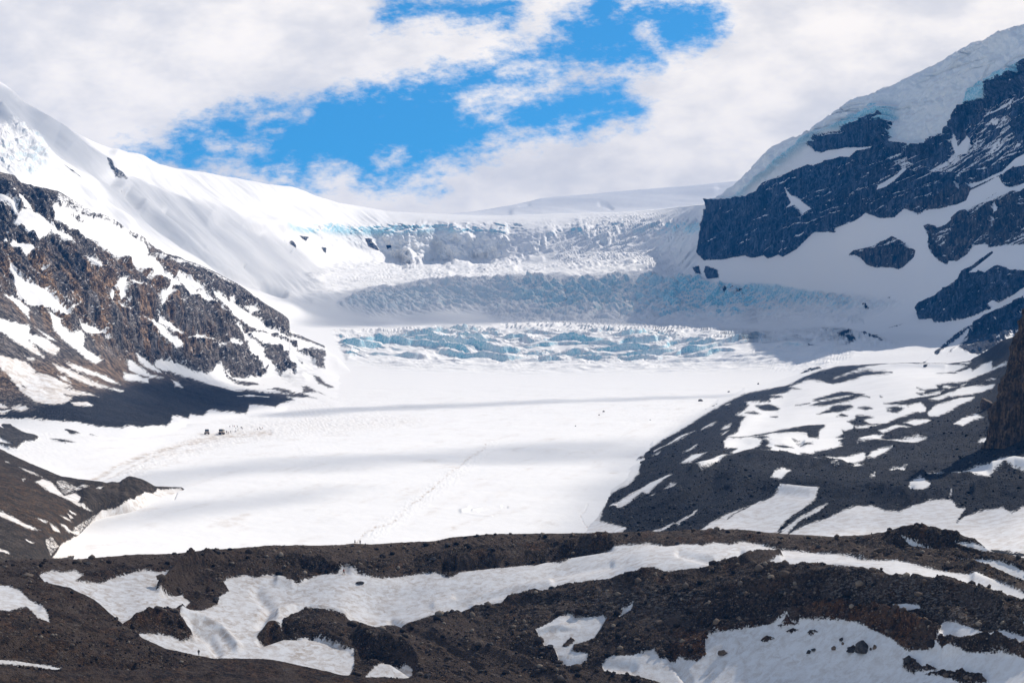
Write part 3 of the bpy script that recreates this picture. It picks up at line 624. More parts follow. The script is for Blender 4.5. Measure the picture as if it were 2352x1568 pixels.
MOR_OPS = [
 ('s', V_outline),
 ('s', bigfield),
 ('r', P('J',1430,1055,1600,1055,1800,1020,2100,960,2200,935,2352,940,2352,960,2300,990,2290,1050,2200,1055,2180,1015,2100,1010,1900,1030,1700,1060,1550,1072)),
 ('r', P('K',360,470,540,410,640,385,770,405,900,445,800,440,730,470,600,500,460,520,330,515,450,480)),
 ('s', P('K',420,470,600,440,740,432,600,455,450,485)),
 ('r', P('K',200,515,340,490,300,502)), ('r', P('K',400,600,520,550,560,515,720,515,750,530,690,550,610,575,540,570,460,590)),
 ('r', P('K',790,535,860,528,930,545,860,557)), ('r', P('K',1060,545,1120,535,1230,550,1160,590,1120,590,1060,570,1110,565)),
 ('r', P('K',10,905,80,895,185,925,60,925)), ('r', P('K',180,840,240,850,200,855)), ('r', P('K',250,905,370,900,300,915)),
 ('r', P('K',1410,150,1440,152,1430,162,1412,158)), ('r', P('K',1000,432,1020,440,1000,441)), ('r', P('K',590,615,640,590,690,615,640,622)),
 ('r', P('J',1690,760,1830,745,1930,775,1910,800,1770,800)), ('r', P('J',1840,860,1920,855,1890,872)), ('r', P('J',1600,825,1700,818,1750,830,1680,835)),
 ('r', P('J',1660,1180,1720,1140,1770,1095,1840,1100,1790,1135,1850,1165,1840,1195,1760,1200)), ('r', P('J',1890,1145,1940,1130,2060,1160,1960,1165)),
 ('r', P('J',1670,1075,1740,1062,1830,1065,1760,1090)), ('r', P('J',2050,1250,2150,1245,2120,1258)), ('r', P('J',2080,1110,2130,1115,2100,1125)),
 ('s', P('J',740,1190,900,1110,1050,1040,1130,985,1080,1010,950,1070,850,1130,800,1170)), ('s', P('J',720,1232,800,1195,780,1215)),
 ('s', P('J',1010,1195,1150,1120,1100,1165)), ('s', P('J',1190,972,1330,905,1290,942)), ('s', P('J',1370,980,1420,940,1475,915,1450,952)),
 ('s', P('J',990,1300,1100,1220,1240,1195,1180,1240,1050,1290)), ('s', P('J',1110,1360,1250,1270,1380,1220,1480,1225,1580,1230,1420,1270,1250,1340,1180,1365)),
 ('s', P('J',560,1580,700,1480,900,1405,850,1450,700,1580)), ('s', P('J',840,1550,890,1500,950,1490,900,1522)),
 ('s', P('J',1840,1440,1880,1380,1960,1355,2030,1385,1990,1410,1940,1460,1880,1450)), ('s', P('J',1290,765,1400,740,1330,790)),
 ('s', P('J',1410,750,1460,735,1440,755)), ('s', P('J',1370,1025,1450,988,1400,1020)),
 ('s', P('K',1450,465,1640,400,1760,355,1950,335,2080,318,2060,355,1950,395,1860,415,1740,425,1640,430,1550,468)),
 ('s', P('K',1440,590,1500,530,1550,500,1680,470,1750,445,1890,445,1850,480,1750,520,1650,580,1550,625,1460,625)),
 ('s', P('K',1210,685,1300,655,1450,648,1480,670,1430,705,1330,730,1260,695)),
 ('s', P('K',975,775,1070,740,1160,708,1220,720,1290,748,1180,740,1110,770,1020,800)),
 ('s', P('K',780,880,850,825,940,812,1030,815,1000,840,1040,855,1200,845,1350,822,1440,835,1360,860,1200,880,1100,875,940,870)),
 ('s', P('K',770,735,760,715,860,705,920,710,1010,705,940,720,850,735)),
 ('s', P('K',490,1010,600,1010,760,990,840,965,870,1010,930,955,1000,930,1115,925,1060,960,1000,990,940,1018,870,1010,820,1050,740,1065,690,1060,640,1045,570,1030)),
 ('s', P('K',310,1060,370,1035,520,1045,630,1080,480,1100,370,1090)), ('s', P('K',715,1095,770,1070,850,1075,780,1097)),
 ('s', P('K',540,1130,600,1122,605,1137)), ('s', P('K',1020,1115,1140,1095,1250,1085,1210,1120,1190,1140,1080,1125)),
 ('s', P('K',1250,1140,1400,1130,1600,1110,1650,1120,1800,1090,1900,1050,2060,1030,2130,1000,2200,1005,2270,1050,2352,1080,2600,1100,2600,1140,2352,1140,2230,1120,2160,1105,2080,1150,2000,1195,1880,1190,1820,1170,1740,1195,1580,1185,1400,1165)),
 ('s', P('K',1690,715,1770,650,1900,600,1970,635,1880,660,1780,730)), ('s', P('K',1915,870,1950,830,2120,815,2060,870)),
 ('s', P('K',1990,286,2090,262,2060,282)), ('s', P('K',1590,345,1620,330,1720,345,1660,360)), ('s', P('K',1750,335,1810,310,1780,332)),
 ('s', P('K',1745,125,1850,112,1820,134)), ('s', P('K',1270,1300,1280,1250,1375,1205,1420,1230,1475,1270,1460,1310,1400,1360,1330,1355,1270,1330)),
 ('s', P('K',900,1200,950,1170,950,1190)), ('s', P('K',1650,1390,1670,1360,1672,1385)),
 ('s', P('I',100,520,200,450,350,390,500,330,610,290,680,245,760,245,970,225,900,320,840,370,760,410,700,460,640,535,100,560)),
 ('r', P('I',310,435,380,390,500,320,515,315,430,372)), ('r', P('I',60,495,160,455,100,492)),
 ('s', P('I',650,535,720,480,830,410,1000,335,940,390,800,450,700,540)),
 ('s', P('I',700,540,850,470,1000,430,1100,380,1200,340,1300,340,1400,370,1500,380,1600,340,1720,310,1850,310,1900,360,1950,360,1890,460,1940,420,2080,370,2200,360,2270,390,2352,350,2600,340,2600,900,700,900)),
 ('r', P('I',2120,650,2180,645,2352,665,2600,680,2600,700,2250,678,2150,670)),
 ('s', P('I',-60,460,0,430,100,378,80,395,-30,470)), ('s', P('I',-300,540,-170,500,-60,450,-120,500,-250,560)),
 ('s', P('H',1850,345,2000,260,2150,190,2280,135,2200,180,2050,270,1930,340)), ('s', P('H',2230,235,2290,195,2300,200,2250,235)),
 ('s', P('H',2120,300,2170,265,2150,295)),
 ('s', P('V',1320,1300,1320,1180,1380,1150,1392,1158,1384,1175,1378,1196,1418,1206,1440,1210,1425,1225,1400,1300)),
]
LMOR_OPS = [
 ('s', V_outline),
 ('s', P('G',130,75,180,90,290,145,200,115)), ('s', P('G',240,180,300,160,350,180,420,250,440,275,520,255,560,290,540,320,640,385,590,370,550,350,480,310,400,270,300,220)),
 ('m', P('G',380,160,440,160,530,210,640,220,600,260,520,250,440,270,380,200)),
 ('s', P('G',-200,320,0,375,100,420,280,510,180,490,80,440,0,410,-200,380)), ('s', P('G',30,35,70,45,40,45)), ('s', P('G',150,160,180,155,160,176)),
 ('s', P('G',660,240,720,232,690,250)), ('s', P('G',340,470,400,510,420,540,370,520)), ('s', P('G',410,480,450,490,490,530,560,500,540,550,470,540)),
 ('s', P('G',470,370,530,400,510,402,480,385)), ('s', P('G',415,420,480,440,500,460,450,445)), ('s', P('G',460,395,510,430,490,437)),
 ('s', P('G',250,430,330,460,330,470,260,440)), ('s', P('G',-200,640,0,650,50,665,75,690,0,672,-200,665)), ('s', P('G',170,565,240,595,200,590)),
 ('m', P('G',300,560,360,540,420,620,350,700,310,620)), ('m', P('G',480,500,640,400,700,400,640,470,540,540)),
 ('s', P('G',360,700,420,610,480,590,560,530,640,440,700,375,800,362,900,300,1050,262,1090,240,1260,235,1260,700)),
 ('s', P('G',1080,225,1110,232,1250,222,1260,300,1080,260)),
]
FG_OPS = [
 ('s', P('G',270,815,350,788,430,800,520,780,580,820,520,850,620,865,700,865,780,840,900,810,1000,788,1080,800,1190,810,1120,860,1080,900,1075,930,1200,920,1250,930,1270,970,1310,1000,1270,1060,1100,1100,950,1160,820,1190,650,1150,450,950,300,870)),
 ('s', P('G',1240,1100,1330,1060,1400,1060,1500,1020,1500,980,1580,930,1540,880,1560,850,1680,830,1760,850,1900,835,1940,870,1980,900,2050,910,2110,870,2200,830,2320,820)
  + P('H',0,800,60,800,160,835,280,850,400,840,520,820,640,808,700,825,740,845,830,800,960,770,1100,775,1250,762,1330,765,1420,730,1440,745,1520,740,1600,700,1700,660,1850,625,2000,615,2120,602,2250,625)
  + P('I',0,610,140,630,220,605,330,620,430,600,560,620,680,650,900,660,1080,690,1300,710,1480,715,1600,760,1800,800,2000,830,2100,850,2200,910,2352,970,2600,1060,2600,1080,2352,1000,2200,960,2000,910,1960,935,1850,900,1700,860,1500,830,1350,790,1150,770,1000,765,940,750,800,750,640,750,540,760,600,735,700,700,660,690,540,695,450,710,380,740,280,725,230,735,170,780,0,790)
  + P('H',2220,800,2150,770,2060,785,2030,820,1900,865,1750,880,1550,900,1350,955,1200,980,1100,1050,1000,1060,850,1085,740,1075,600,1105,400,1170,320,1185,230,1195,100,1165,0,1135)
  + P('G',2200,1110,2110,1100,2050,1130,1960,1200,1940,1240,1850,1230,1780,1250,1770,1270,1860,1290,1960,1260,2150,1260,2270,1290,2352,1330)
  + P('H',0,1335,90,1350,85,1450,60,1500,0,1540) + P('G',2200,1560,1950,1480,1650,1460,1400,1440,1250,1420,1130,1360,1000,1320,950,1235,1050,1235,1180,1250,1260,1290,1330,1250,1320,1210,1240,1150)),
 ('s', P('H',150,1530,230,1450,310,1400,400,1420,440,1425,490,1460,480,1510,460,1540)),
 ('s', P('H',1340,1215,1450,1150,1500,1110,1590,1090,1610,1110,1720,1100,1770,1100,1800,1080,1825,1120,1780,1190,1740,1250,1600,1290,1590,1330,1700,1350,1690,1390,1570,1440,1500,1390,1470,1330,1400,1310,1370,1260)),
 ('r', P('H',1520,1300,1580,1240,1610,1260,1560,1302)), ('s', P('H',1915,1100,1940,1040,2010,1005,2000,1050,1960,1075)),
 ('s', P('H',1795,1420,1850,1370,2000,1370,2100,1345,2150,1325,2200,1390,2330,1378) + P('I',0,1385,100,1405,160,1360,155,1260,210,1210,400,1195,560,1170,680,1150,720,1130,740,1155,800,1170,810,1145,960,1145,1060,1150,1200,1170,1300,1210,1450,1280,1550,1350,1720,1330,1760,1290,1790,1160,1850,1155,1950,1180,2100,1220,2200,1195,2352,1220,2600,1230,2600,1330,2352,1310,2200,1290,2100,1250,2000,1260,1840,1255,1750,1300,1800,1350,1950,1360,2100,1355,2200,1350,2352,1400,2600,1450,2600,1850,0,1850) + P('H',2300,1600,1950,1490,1880,1495,1810,1470)),
 ('r', P('I',1520,1400,1560,1380,1610,1430,1760,1470,1700,1480,1600,1470,1600,1500,1520,1455)), ('r', P('I',1670,1502,1800,1480,1950,1500,2050,1520,2110,1562,1950,1580,1780,1520)),
 ('r', P('I',535,1275,580,1252,630,1260,580,1290)), ('r', P('I',715,1212,760,1195,800,1205,740,1224)), ('r', P('I',660,1182,700,1180,680,1192)),
 ('r', P('I',860,1222,900,1215,935,1225,880,1245)), ('r', P('I',690,1170,720,1140,750,1165,800,1172,740,1180)),
 ('r', P('I',1125,1345,1180,1325,1280,1345,1270,1362,1180,1360)),
 ('s', P('I',1440,1035,1540,1030,1620,1050,1660,1075,1550,1075)), ('s', P('I',1870,715,2000,720,2150,735,2352,790,2600,830,2600,870,2352,840,2200,800,2000,740)),
 ('s', P('I',1510,585,1600,590,1740,620,1780,640,1650,630)), ('s', P('I',2290,1100,2352,1130,2500,1160,2500,1180,2352,1150)),
 ('s', P('I',1880,600,2000,595,2120,640,2300,690,2100,650)),
]
FGL_OPS = [('s', P('G',-200,880,0,890,80,905,140,930,200,990,280,1040,330,1100,345,1155,260,1120,220,1070,180,1040,130,1050,60,1070,0,1065,-200,1080)),
 ('s', P('G',-200,1395,0,1403,100,1410,300,1440,430,1465,400,1478,200,1450,0,1432,-200,1430))]
FGN_OPS = []
print('ops', round(time.time()-T0, 1))

def strokes(px, py, lst):
    """smooth ridges (+) and gullies (-): (amp metres, half width units, [points])"""
    out = np.zeros(px.shape, np.float32)
    for amp, wd, pts in lst:
        p = np.array(pts); d = np.full(px.shape, 1e9, np.float32)
        bb = (px > p[:,0].min()-3*wd) & (px < p[:,0].max()+3*wd) & (py > p[:,1].min()-3*wd) & (py < p[:,1].max()+3*wd)
        if not bb.any(): continue
        x = px[bb]; y = py[bb]; dd = np.full(x.shape, 1e9, np.float32)
        for i in range(len(p)-1):
            ax, ay = p[i]; vx, vy = p[i+1]-p[i]
            t = np.clip(((x-ax)*vx+(y-ay)*vy)/(vx*vx+vy*vy+1e-9), 0, 1)
            np.minimum(dd, np.hypot(x-ax-t*vx, y-ay-t*vy), out=dd)
        out[bb] += amp*np.exp(-(dd/wd)**2)
    return out

def scarp(px, py, lst):
    """low cliffs that face the lower side of a line: (height, run-out, [points])"""
    out = np.zeros(px.shape, np.float32)
    for amp, L, pts in lst:
        p = np.array(pts); o = np.argsort(p[:,0]); p = p[o]
        bb = (px > p[0,0]-10) & (px < p[-1,0]+10) & (py > p[:,1].min()-4*L) & (py < p[:,1].max()+8)
        x = px[bb]; y = py[bb]
        yl = np.interp(x, p[:,0], p[:,1])+3.5*gn2(x/22, y/14+amp, 5)
        s_ = yl-y; e = sstep(0, min(60, 0.35*(p[-1,0]-p[0,0])+8), np.minimum(x-p[0,0]+10, p[-1,0]+10-x))
        out[bb] += amp*e*np.exp(-(np.maximum(s_, 0)/L))*sstep(-3.0, 9.0, s_)
    return out
def V_(*c): return P('V', *c)
def crest_fade(sh, PX, PY, a=0.25, w_=16):
    return a+(1-a)*sstep(0, w_, PY-sh.top(PX.ravel()).reshape(PX.shape))

# ---------------------------------------------------------------- the great sheet: far slopes, headwall, icefalls, ice tongue, right-hand mountain
def main_rows():
    # denser rows where the icefalls are seen at a glancing angle
    s = np.linspace(0, 1, 4000); y = 480+s*850
    wgt = np.where(s < 0.36, 1.0, 0.0)*1.0
    wgt = np.interp(s, [0, .02, .10, .28, .46, .50, 1], [0.8, 0.9, 1.0, 2.1, 2.1, 0.8, 0.42])
    c = np.cumsum(wgt); c = (c-c[0])/(c[-1]-c[0])
    return np.interp(np.linspace(0, 1, 760), c, s)
PX, PY, Pw = make_grid(MAIN, -62, 2414, 1.7, main_rows, back=10)
N = normals(Pw); X, Y, Z = Pw[...,0], Pw[...,1], Pw[...,2]
sdr = sample(raster(-1, MAIN_OPS), PX, PY)
rk = sstep(-2, 2.5, sdr)
zone = lambda pts, b: soft(pts, b, PX, PY)
z_li = zone(V_(770,762,900,757,1100,748,1300,747,1600,756,1800,768,1870,782,1850,806,1700,822,1560,832,1400,832,1200,838,1030,830,880,818,800,822,785,795), 9)
z_lo = zone(V_(800,800,1200,790,1900,770,2030,785,1900,845,1600,850,1200,856,900,846,800,830), 14)
z_mi = zone(V_(780,700,840,672,1000,655,1200,642,1400,641,1600,650,1720,670,1740,700,1700,735,1500,744,1300,741,1150,735,1110,712,1010,716,850,722), 12)
z_mil = zone(V_(1150,650,1230,640,1400,640,1600,648,1700,668,1700,725,1500,735,1260,730,1180,700), 25)
z_mr = zone(V_(1560,652,1750,658,1950,682,2060,697,2000,725,1850,735,1700,740,1500,745), 16)
z_hw = zone(V_(655,520,800,512,1000,508,1300,503,1560,490,1610,500,1600,600,1500,615,1350,600,1200,607,1080,600,930,590,860,568,780,556,700,540), 10)
z_hwr = zone(V_(1330,505,1600,490,1600,640,1480,640,1300,615,1250,570), 30)
z_hg = zone(V_(1610,480,1660,440,1740,365,1880,280,1950,225,2110,165,2300,70,2420,30,2420,150,2352,185,2268,230,2190,297,2134,342,2050,335,2011,300,1900,300,1850,350,1800,400,1730,430,1640,480), 14)
z_hgb = zone(V_(1630,470,1700,450,1860,320,1930,285,2010,240,2060,250,2055,330,2150,345,2200,290,2270,190,2352,150,2400,130,2400,170,2280,225,2190,305,2130,350,2040,345,2030,285,1900,300,1800,380,1700,445,1640,485), 10)
z_ul = zone(V_(-60,290,50,285,100,310,105,360,95,395,60,400,-60,370), 12)
z_cl = sstep(-3, 4, sample(raster(-1, [MAIN_OPS[0], MAIN_OPS[1]]), PX, PY))
disp = np.zeros_like(PX, dtype=np.float32); dz = np.zeros_like(disp)
# broad snow relief
dz += 9*fbm2(X/260, Y/260, 3, seed=3)*sstep(900, 600, PY)*sstep(30, 160, X*0+Y-1500)
dz += 0.55*fbm2(X/70, Y/45, 4, seed=5)*sstep(860, 900, PY)
# wind-ribbed left slope with gullies running down to the right
gl = zone(V_(-60,160,200,320,500,402,900,490,760,600,700,690,560,640,300,560,-60,400), 25)
aa = (X*0.62+Z*0.78); bb_ = (X*0.78-Z*0.62)
disp += gl*(9.0*fbm2((PX*0.62-PY*0.78)/34, (PX*0.78+PY*0.62)/260, 3, seed=21)+3.2*fbm2((PX*0.62-PY*0.78)/11, (PX*0.78+PY*0.62)/110, 3, seed=22))
disp += strokes(PX, PY, [(-14, 9, V_(292,440,330,485,420,560,520,625,650,670)), (-10, 7, V_(378,490,470,570,560,625,640,668)), (10, 10, V_(330,470,400,520,520,610,600,650)),
    (-9, 5, V_(567,610,600,640,655,672)), (16, 18, V_(20,190,60,240,130,300,210,360,330,430,480,500)), (-14, 16, V_(50,230,90,290,150,350,260,410)), (12, 10, V_(0,250,60,330,130,400,220,470,300,520)),
    (14, 14, V_(270,350,380,410,480,470,560,510,650,520)), (-10, 14, V_(300,400,420,450,520,500,600,530))])
# headwall: seracs and buttresses
hx = X+25*gn2(X/120, Y/120, 61); hz = Z+10*gn2(X/60, Z/60, 62)
f1, f2, cid = worley(hx/46, hz/26, 71)
hwb = (cid-0.45)*26*sstep(0.03, 0.22, f2-f1)
f1b, f2b, cidb = worley(hx/17, hz/11, 72)
hws = (cidb-0.5)*9*sstep(0.02, 0.2, f2b-f1b)
but = 34*fbm3(X/110, Y/110, Z/75, 5, 0.55, 73, ridged=True)+14*fbm2((X+0.3*Y)/45, Z/70, 3, 0.55, 74, ridged=True)
topband = sstep(508, 517, PY)*sstep(545, 530, PY)*sstep(-0.35, 0.15, fbm2(X/150, Z/90, 2, seed=138)+0.25)
rightw = sstep(1180, 1330, PX)
wrx = PX+9*gn2(PX/16, PY/16, 171)+4*gn2(PX/6, PY/6, 172); wry = PY+8*gn2(PX/14, PY/14, 173)+3*gn2(PX/5, PY/5, 174)
hform = strokes(wrx, wry, [(34, 15, P('L',820,262,770,320,745,370,800,415)), (30, 14, P('L',1000,270,1060,300,1030,350,970,350)), (26, 13, P('L',1230,290,1180,330,1130,370)), (26, 16, P('L',1480,260,1400,330,1280,400)),
    (-34, 18, P('L',600,300,660,380,720,430)), (-30, 14, P('L',900,330,900,400,960,430)), (-26, 13, P('L',1100,400,1220,400)), (18, 12, P('L',760,420,820,420)), (-16, 18, P('L',420,280,480,340,560,400)),
    (20, 12, P('L',330,270,345,330)), (20, 12, P('L',160,280,180,340)), (22, 14, P('L',1640,250,1700,300,1780,310))])
hy = z_hw*((0.45*hwb+0.8*hws)*topband+0.30*hwb*sstep(-0.1, 0.3, fbm2(X/130, Z/70, 2, seed=76))+hws*0.05*(1-rightw)+16*fbm3(X/120, Y/120, Z/75, 4, 0.5, 73, ridged=True)*(1-0.6*rightw)+7*fbm3(X/26, Y/26, Z/20, 4, 0.6, 75)*(1-.5*rightw))+hform*(1-0.3*rightw)+6*topband*z_hw
dz += z_hwr*(1-z_cl)*(10*fbm2((X+0.3*Y)/85, Y/42, 4, 0.55, 81, ridged=True)+6*(1-((Y+22*gn2(X/90, Y/60, 83)+0.25*X)/48) % 1.0)*sstep(-0.1, 0.4, fbm2(X/60, Y/60, 2, seed=84)+0.15)+0.7*fbm2(X/22, Y/14, 3, 0.6, 82))
# bench under the headwall
bench = zone(V_(800,590,1100,600,1500,610,1550,650,1200,645,1000,660,850,680,720,690,700,640), 12)
dz += bench*(10*fbm2(X/110, Y/80, 3, 0.5, 91, ridged=True)+4*sstep(0.35, 0.8, fbm2(X/45, Y/35, 3, seed=92)))+strokes(PX, PY, [(9, 8, P('L',960,440,1060,445)), (9, 8, P('L',1200,425,1260,430)), (8, 9, P('L',880,490,960,500)), (7, 7, P('L',1380,410,1440,405)), (7, 9, P('L',1140,470,1300,470))])
# middle icefall: spiky blocks
wx = X+14*gn2(X/50, Y/50, 101); wy = Y+14*gn2(X/50, Y/50, 102)
f1, f2, c1 = worley(wx/30, wy/20, 103)
f1b, f2b, c2 = worley(wx/9.5, wy/8, 104)
spike = (1-f1)*24*(0.30+c1)+(c2-0.4)*6.5*sstep(0.02, 0.25, f2b-f1b)
folds = 20*fbm2((X-0.5*Y)/60, (Y+0.2*X)/26, 4, 0.6, 105, ridged=True)
dz += z_mi*(z_mil*(spike*0.95+9*fbm2(X/22, Y/14, 4, 0.65, 106, ridged=True))+(1-z_mil)*(folds*0.9+0.32*spike))
z_mr2 = zone(P('D',330,600,560,590,720,610,900,640,1150,700,1120,760,900,740,760,720,720,780,560,790,300,740,200,680), 10)+zone(P('D',940,820,1230,810,1240,850,1050,860), 6)+zone(P('D',900,910,1120,905,1300,950,1390,990,1180,1000,1040,980), 8)
dz += z_mr2*(7*fbm2((X+0.9*Y)/50, (Y-0.55*X)/14, 4, 0.62, 108, ridged=True)+2.0*(c2-.5))
dz += z_mr*(1-z_mi)*(12*fbm2((X+0.4*Y)/70, (Y-0.25*X)/22, 4, 0.62, 107, ridged=True)+2.5*(c2-0.5)*sstep(0.02, 0.2, f2b-f1b))
# lower icefall: long transverse blocks with walls of blue ice
wx = X+10*gn2(X/60, Y/40, 111)+22*gn2(X/140, Y/90, 112); wy = Y+16*gn2(X/95, Y/60, 113)+5*gn2(X/25, Y/25, 114)
f1, f2, c1 = worley(wx/46, wy/23, 115)
f1b, f2b, c2 = worley(wx/15, wy/9, 116)
wyy = Y+34*gn2(X/150, Y/120, 113)+15*gn2(X/52, Y/45, 160)+5*gn2(X/18, Y/18, 161)+0.10*X
ph = (wyy/33.0) % 1.0; rank = np.floor(wyy/33.0)
amp = 10.5*np.clip(0.75+1.1*gn2(X/75+rank*7.3, rank*3.1, 162)+0.5*gn2(X/42+rank*3.3, rank*1.7, 163), 0.0, 1.7)
saw = amp*sstep(0, 0.16, ph)*(1-ph)**0.8
ph2 = ((wyy+9*gn2(X/25, Y/25, 164))/17.0) % 1.0
saw2 = 3.0*sstep(2740, 2640, Y)*sstep(0, 0.2, ph2)*(1-ph2)*sstep(-0.3, 0.4, gn2(X/30, Y/20, 165))
flute = 0.9*fbm2(X/9, Y/30, 3, 0.6, 166)*sstep(2700, 2550, Y)*sstep(0.0, 0.1, ph)*sstep(0.5, 0.2, ph)
chunk = (c2-0.5)*5.5*sstep(0.03, 0.2, f2b-f1b)*sstep(-0.2, 0.5, gn2(X/120, Y/90, 167)+0.2)*sstep(2760, 2640, Y)
li_fade = np.interp(PX, [760, 850, 1500, 1750, 1900], [0.8, 1.1, 1.0, 0.7, 0.45])
dz += z_li*li_fade*(saw+saw2+flute+chunk-3)
mound = fbm2((X+0.5*Y)/75, (Y-0.3*X)/34, 4, 0.5, 118, ridged=True)
dz += (z_lo*(1-z_li*0.8))*(5.0*mound+3.5*sstep(0, .25, ph)*(1-ph)*sstep(-.1, .4, gn2(X/70, Y/50, 168)))
mr2 = zone(V_(1800,758,1900,752,2000,770,2060,790,2000,800,1880,790), 8)
dz += mr2*(1-z_li)*7*fbm2((X+Y*.5)/45, (Y-0.6*X)/16, 4, 0.6, 119, ridged=True)
# hanging glacier
f1, f2, c1 = worley((X+Y*0.5)/34+gn2(X/50, Z/50, 121), (Z)/24, 122)
f1b, f2b, c2 = worley((X+Y*.5)/12, Z/10, 123)
disp += z_hg*(14*fbm3(X/80, Y/80, Z/45, 4, 0.55, 124, ridged=True)+6*fbm3(X/20, Y/20, Z/20, 3, 0.6, 125))*0.8
disp += z_hgb*((c1-0.3)*16*sstep(0.02, 0.2, f2-f1)+(c2-.5)*7*sstep(0.02, 0.2, f2b-f1b)+14)
disp += -11*z_hg*sstep(0.10, 0.0, f2-f1)*sstep(-0.1, 0.3, fbm2(X/120, Z/90, 2, seed=127))+z_hg*7*fbm3(X/13, Y/13, Z/9, 4, 0.6, 128)*sstep(-0.15, 0.3, fbm2(X/90, Z/60, 2, seed=129))
disp += z_ul*(8*fbm3(X/35, Y/35, Z/30, 4, 0.6, 126, ridged=True)+(c2-.5)*5)
# rock faces: vertical flutes, bedding ledges
U = X*0.75+Y*0.66
flut = 16*fbm2(U/42, Z/220, 4, 0.6, 131, ridged=True)+8.0*fbm2(U/12, Z/90, 3, 0.65, 132, ridged=True)
zb = (Z-0.16*X+0.1*Y)+16*fbm2(U/70, Z/50, 4, seed=133)
lg = (zb/19.0) % 1.0; lg2 = (zb/7.3+0.3) % 1.0
snowl = ((lg > 0.83)&(fbm2(U/34, Z/30, 3, 0.6, 139)+np.interp(PX, [1600, 1750, 1950, 2352], [-0.24, -0.02, 0.16, 0.26]) > 0.10)).astype(np.float32)
led = (-5.5*(sstep(0.0, 0.85, lg)-0.5)-1.5*(lg2-0.5))*(0.5+1.2*np.clip(fbm2(U/25, Z/40, 3, seed=137), -.4, 1))
ledmask = sstep(-0.15, 0.35, fbm2(U/90, Z/50, 3, seed=134)+np.interp(PX, [1600, 1750, 1950, 2352], [-0.5, -0.1, 0.3, 0.45]))
wall = np.maximum(zone(V_(1600,0,2430,0,2430,800,2360,800,2110,748,2080,650,1900,605,1780,598,1604,600), 6), 0.22)
disp += rk*wall*(flut-7+led*ledmask)
disp += rk*16*fbm2(U/120, Z/140, 2, seed=135)*z_cl
# apron ripples
dz += 1.6*(1-rk)*sstep(1600, 1700, PX)*sstep(860, 800, PY)*fbm2(X/90, Y/60, 4, seed=136)
# ice tongue details: melt channel, pressure mound, trampled ground
ch = []
rng = np.random.RandomState(4)
chp = [(815,1245),(840,1225),(868,1212),(905,1200),(925,1180),(940,1160),(958,1150),(985,1128),(1005,1110),(1020,1098),(1045,1080),(1062,1062),(1088,1046),(1110,1030),(1118,1018)]
chd = []
for i in range(len(chp)-1):
    for k in range(4):
        t = k/4; chd.append((chp[i][0]*(1-t)+chp[i+1][0]*t+rng.uniform(-4, 4), chp[i][1]*(1-t)+chp[i+1][1]*t+rng.uniform(-1.5, 1.5)))
dz += strokes(PX, PY, [(-0.08, 1.6, chd), (-0.12, 1.5, V_(1350,1160,1343,1175,1333,1185,1340,1200,1350,1210,1354,1225)), (-0.9, 1.5, V_(398,1120,405,1132,400,1145)),
     (0.8, 5, V_(1060,1172,1075,1166)), (0.6, 2.2, V_(1085,1170,1110,1164,1150,1161)), (-0.6, 2.0, V_(1100,1173,1130,1167,1165,1164)), (0.35, 1.6, V_(1060,1176,1100,1182,1130,1185))])
dz += sstep(870, 900, PY)*(0.30*fbm2((X+0.5*Y)/34, (Y-0.2*X)/14, 4, 0.6, 144)+1.1*fbm2((X+0.4*Y)/110, (Y-0.25*X)/60, 3, 0.5, 147)+0.07*fbm2(X/6, Y/6, 2, seed=145))
tr = zone(V_(340,1040,450,1000,560,975,700,960,900,955,1000,965,900,985,700,1000,560,1015,400,1060,250,1110), 12)
dz += tr*0.45*fbm2(X/7, Y/16, 3, 0.6, 141, ridged=True)
chz = zone(V_(830,1235,1000,1100,1130,1010,1150,1020,1060,1100,960,1170,860,1245), 12)
dz += chz*0.25*fbm2(X/4, Y/9, 3, 0.6, 142, ridged=True)
road = strokes(PX, PY, [(1.0, 4.5, V_(205,1106,260,1075,320,1050,380,1030,440,1015,520,1003,620,996)), (0.55, 2.5, V_(232,1106,285,1078,340,1055,400,1036)), (0.4, 3, V_(455,996,560,996,620,990))])
dz += -0.25*road
fade = crest_fade(MAIN, PX, PY, 0.35, 12)
mpx = zone(V_(1600,0,2420,0,2420,560,1600,560), 6)
fade = np.maximum(fade, mpx*0.55)
Pd = Pw+N*(disp*fade)[...,None]; Pd[...,2] += dz*fade; Pd[...,1] -= hy*sstep(2, 16, PY-MAIN.top(PX[0])[None,:])
ice = np.clip(z_li*(0.8+0.4*gn2(X/50, Y/40, 169))+z_mi*(0.35+0.38*z_mil)+z_mr*0.4+z_hw*(0.06+0.9*topband)+0.35*z_hgb+z_hgb*0.75+z_hg*0.16+z_ul*0.35+mr2*0.4+0.12*z_hwr+0.5*z_mr2, 0, 1)*(1-rk)
tint = zone(V_(2090,480,2200,430,2352,400,2420,400,2420,600,2200,620,1950,620,1950,540), 12)*0.9
tint = tint+zone(V_(1640,250,2420,200,2420,400,1900,520,1600,560), 20)*0.30*sstep(0.0, 0.4, fbm2(U/30, Z/110, 3, seed=151))
dirt_shade = np.clip(0.42*sstep(0.05, 0.6, fbm2((X*0.3+Y)/60, (Y*0.3-X)/14, 4, 0.6, 146))*sstep(860, 940, PY)+road*1.3+0.25*tr+strokes(PX, PY, [(2.6, 1.3, chd), (1.8, 1.1, V_(1350,1160,1343,1175,1333,1185,1340,1200,1350,1210,1354,1225)), (0.35, 3.5, chd)])*sstep(-0.25, 0.2, fbm2(PX/5, PY/4, 2, seed=143)), 0, 1)  # channel strokes darken the snow, standing in for shade in the groove
mixm = (np.abs(sdr+0.3) < 0.6)&(PX > 1650)&(PY < 760)
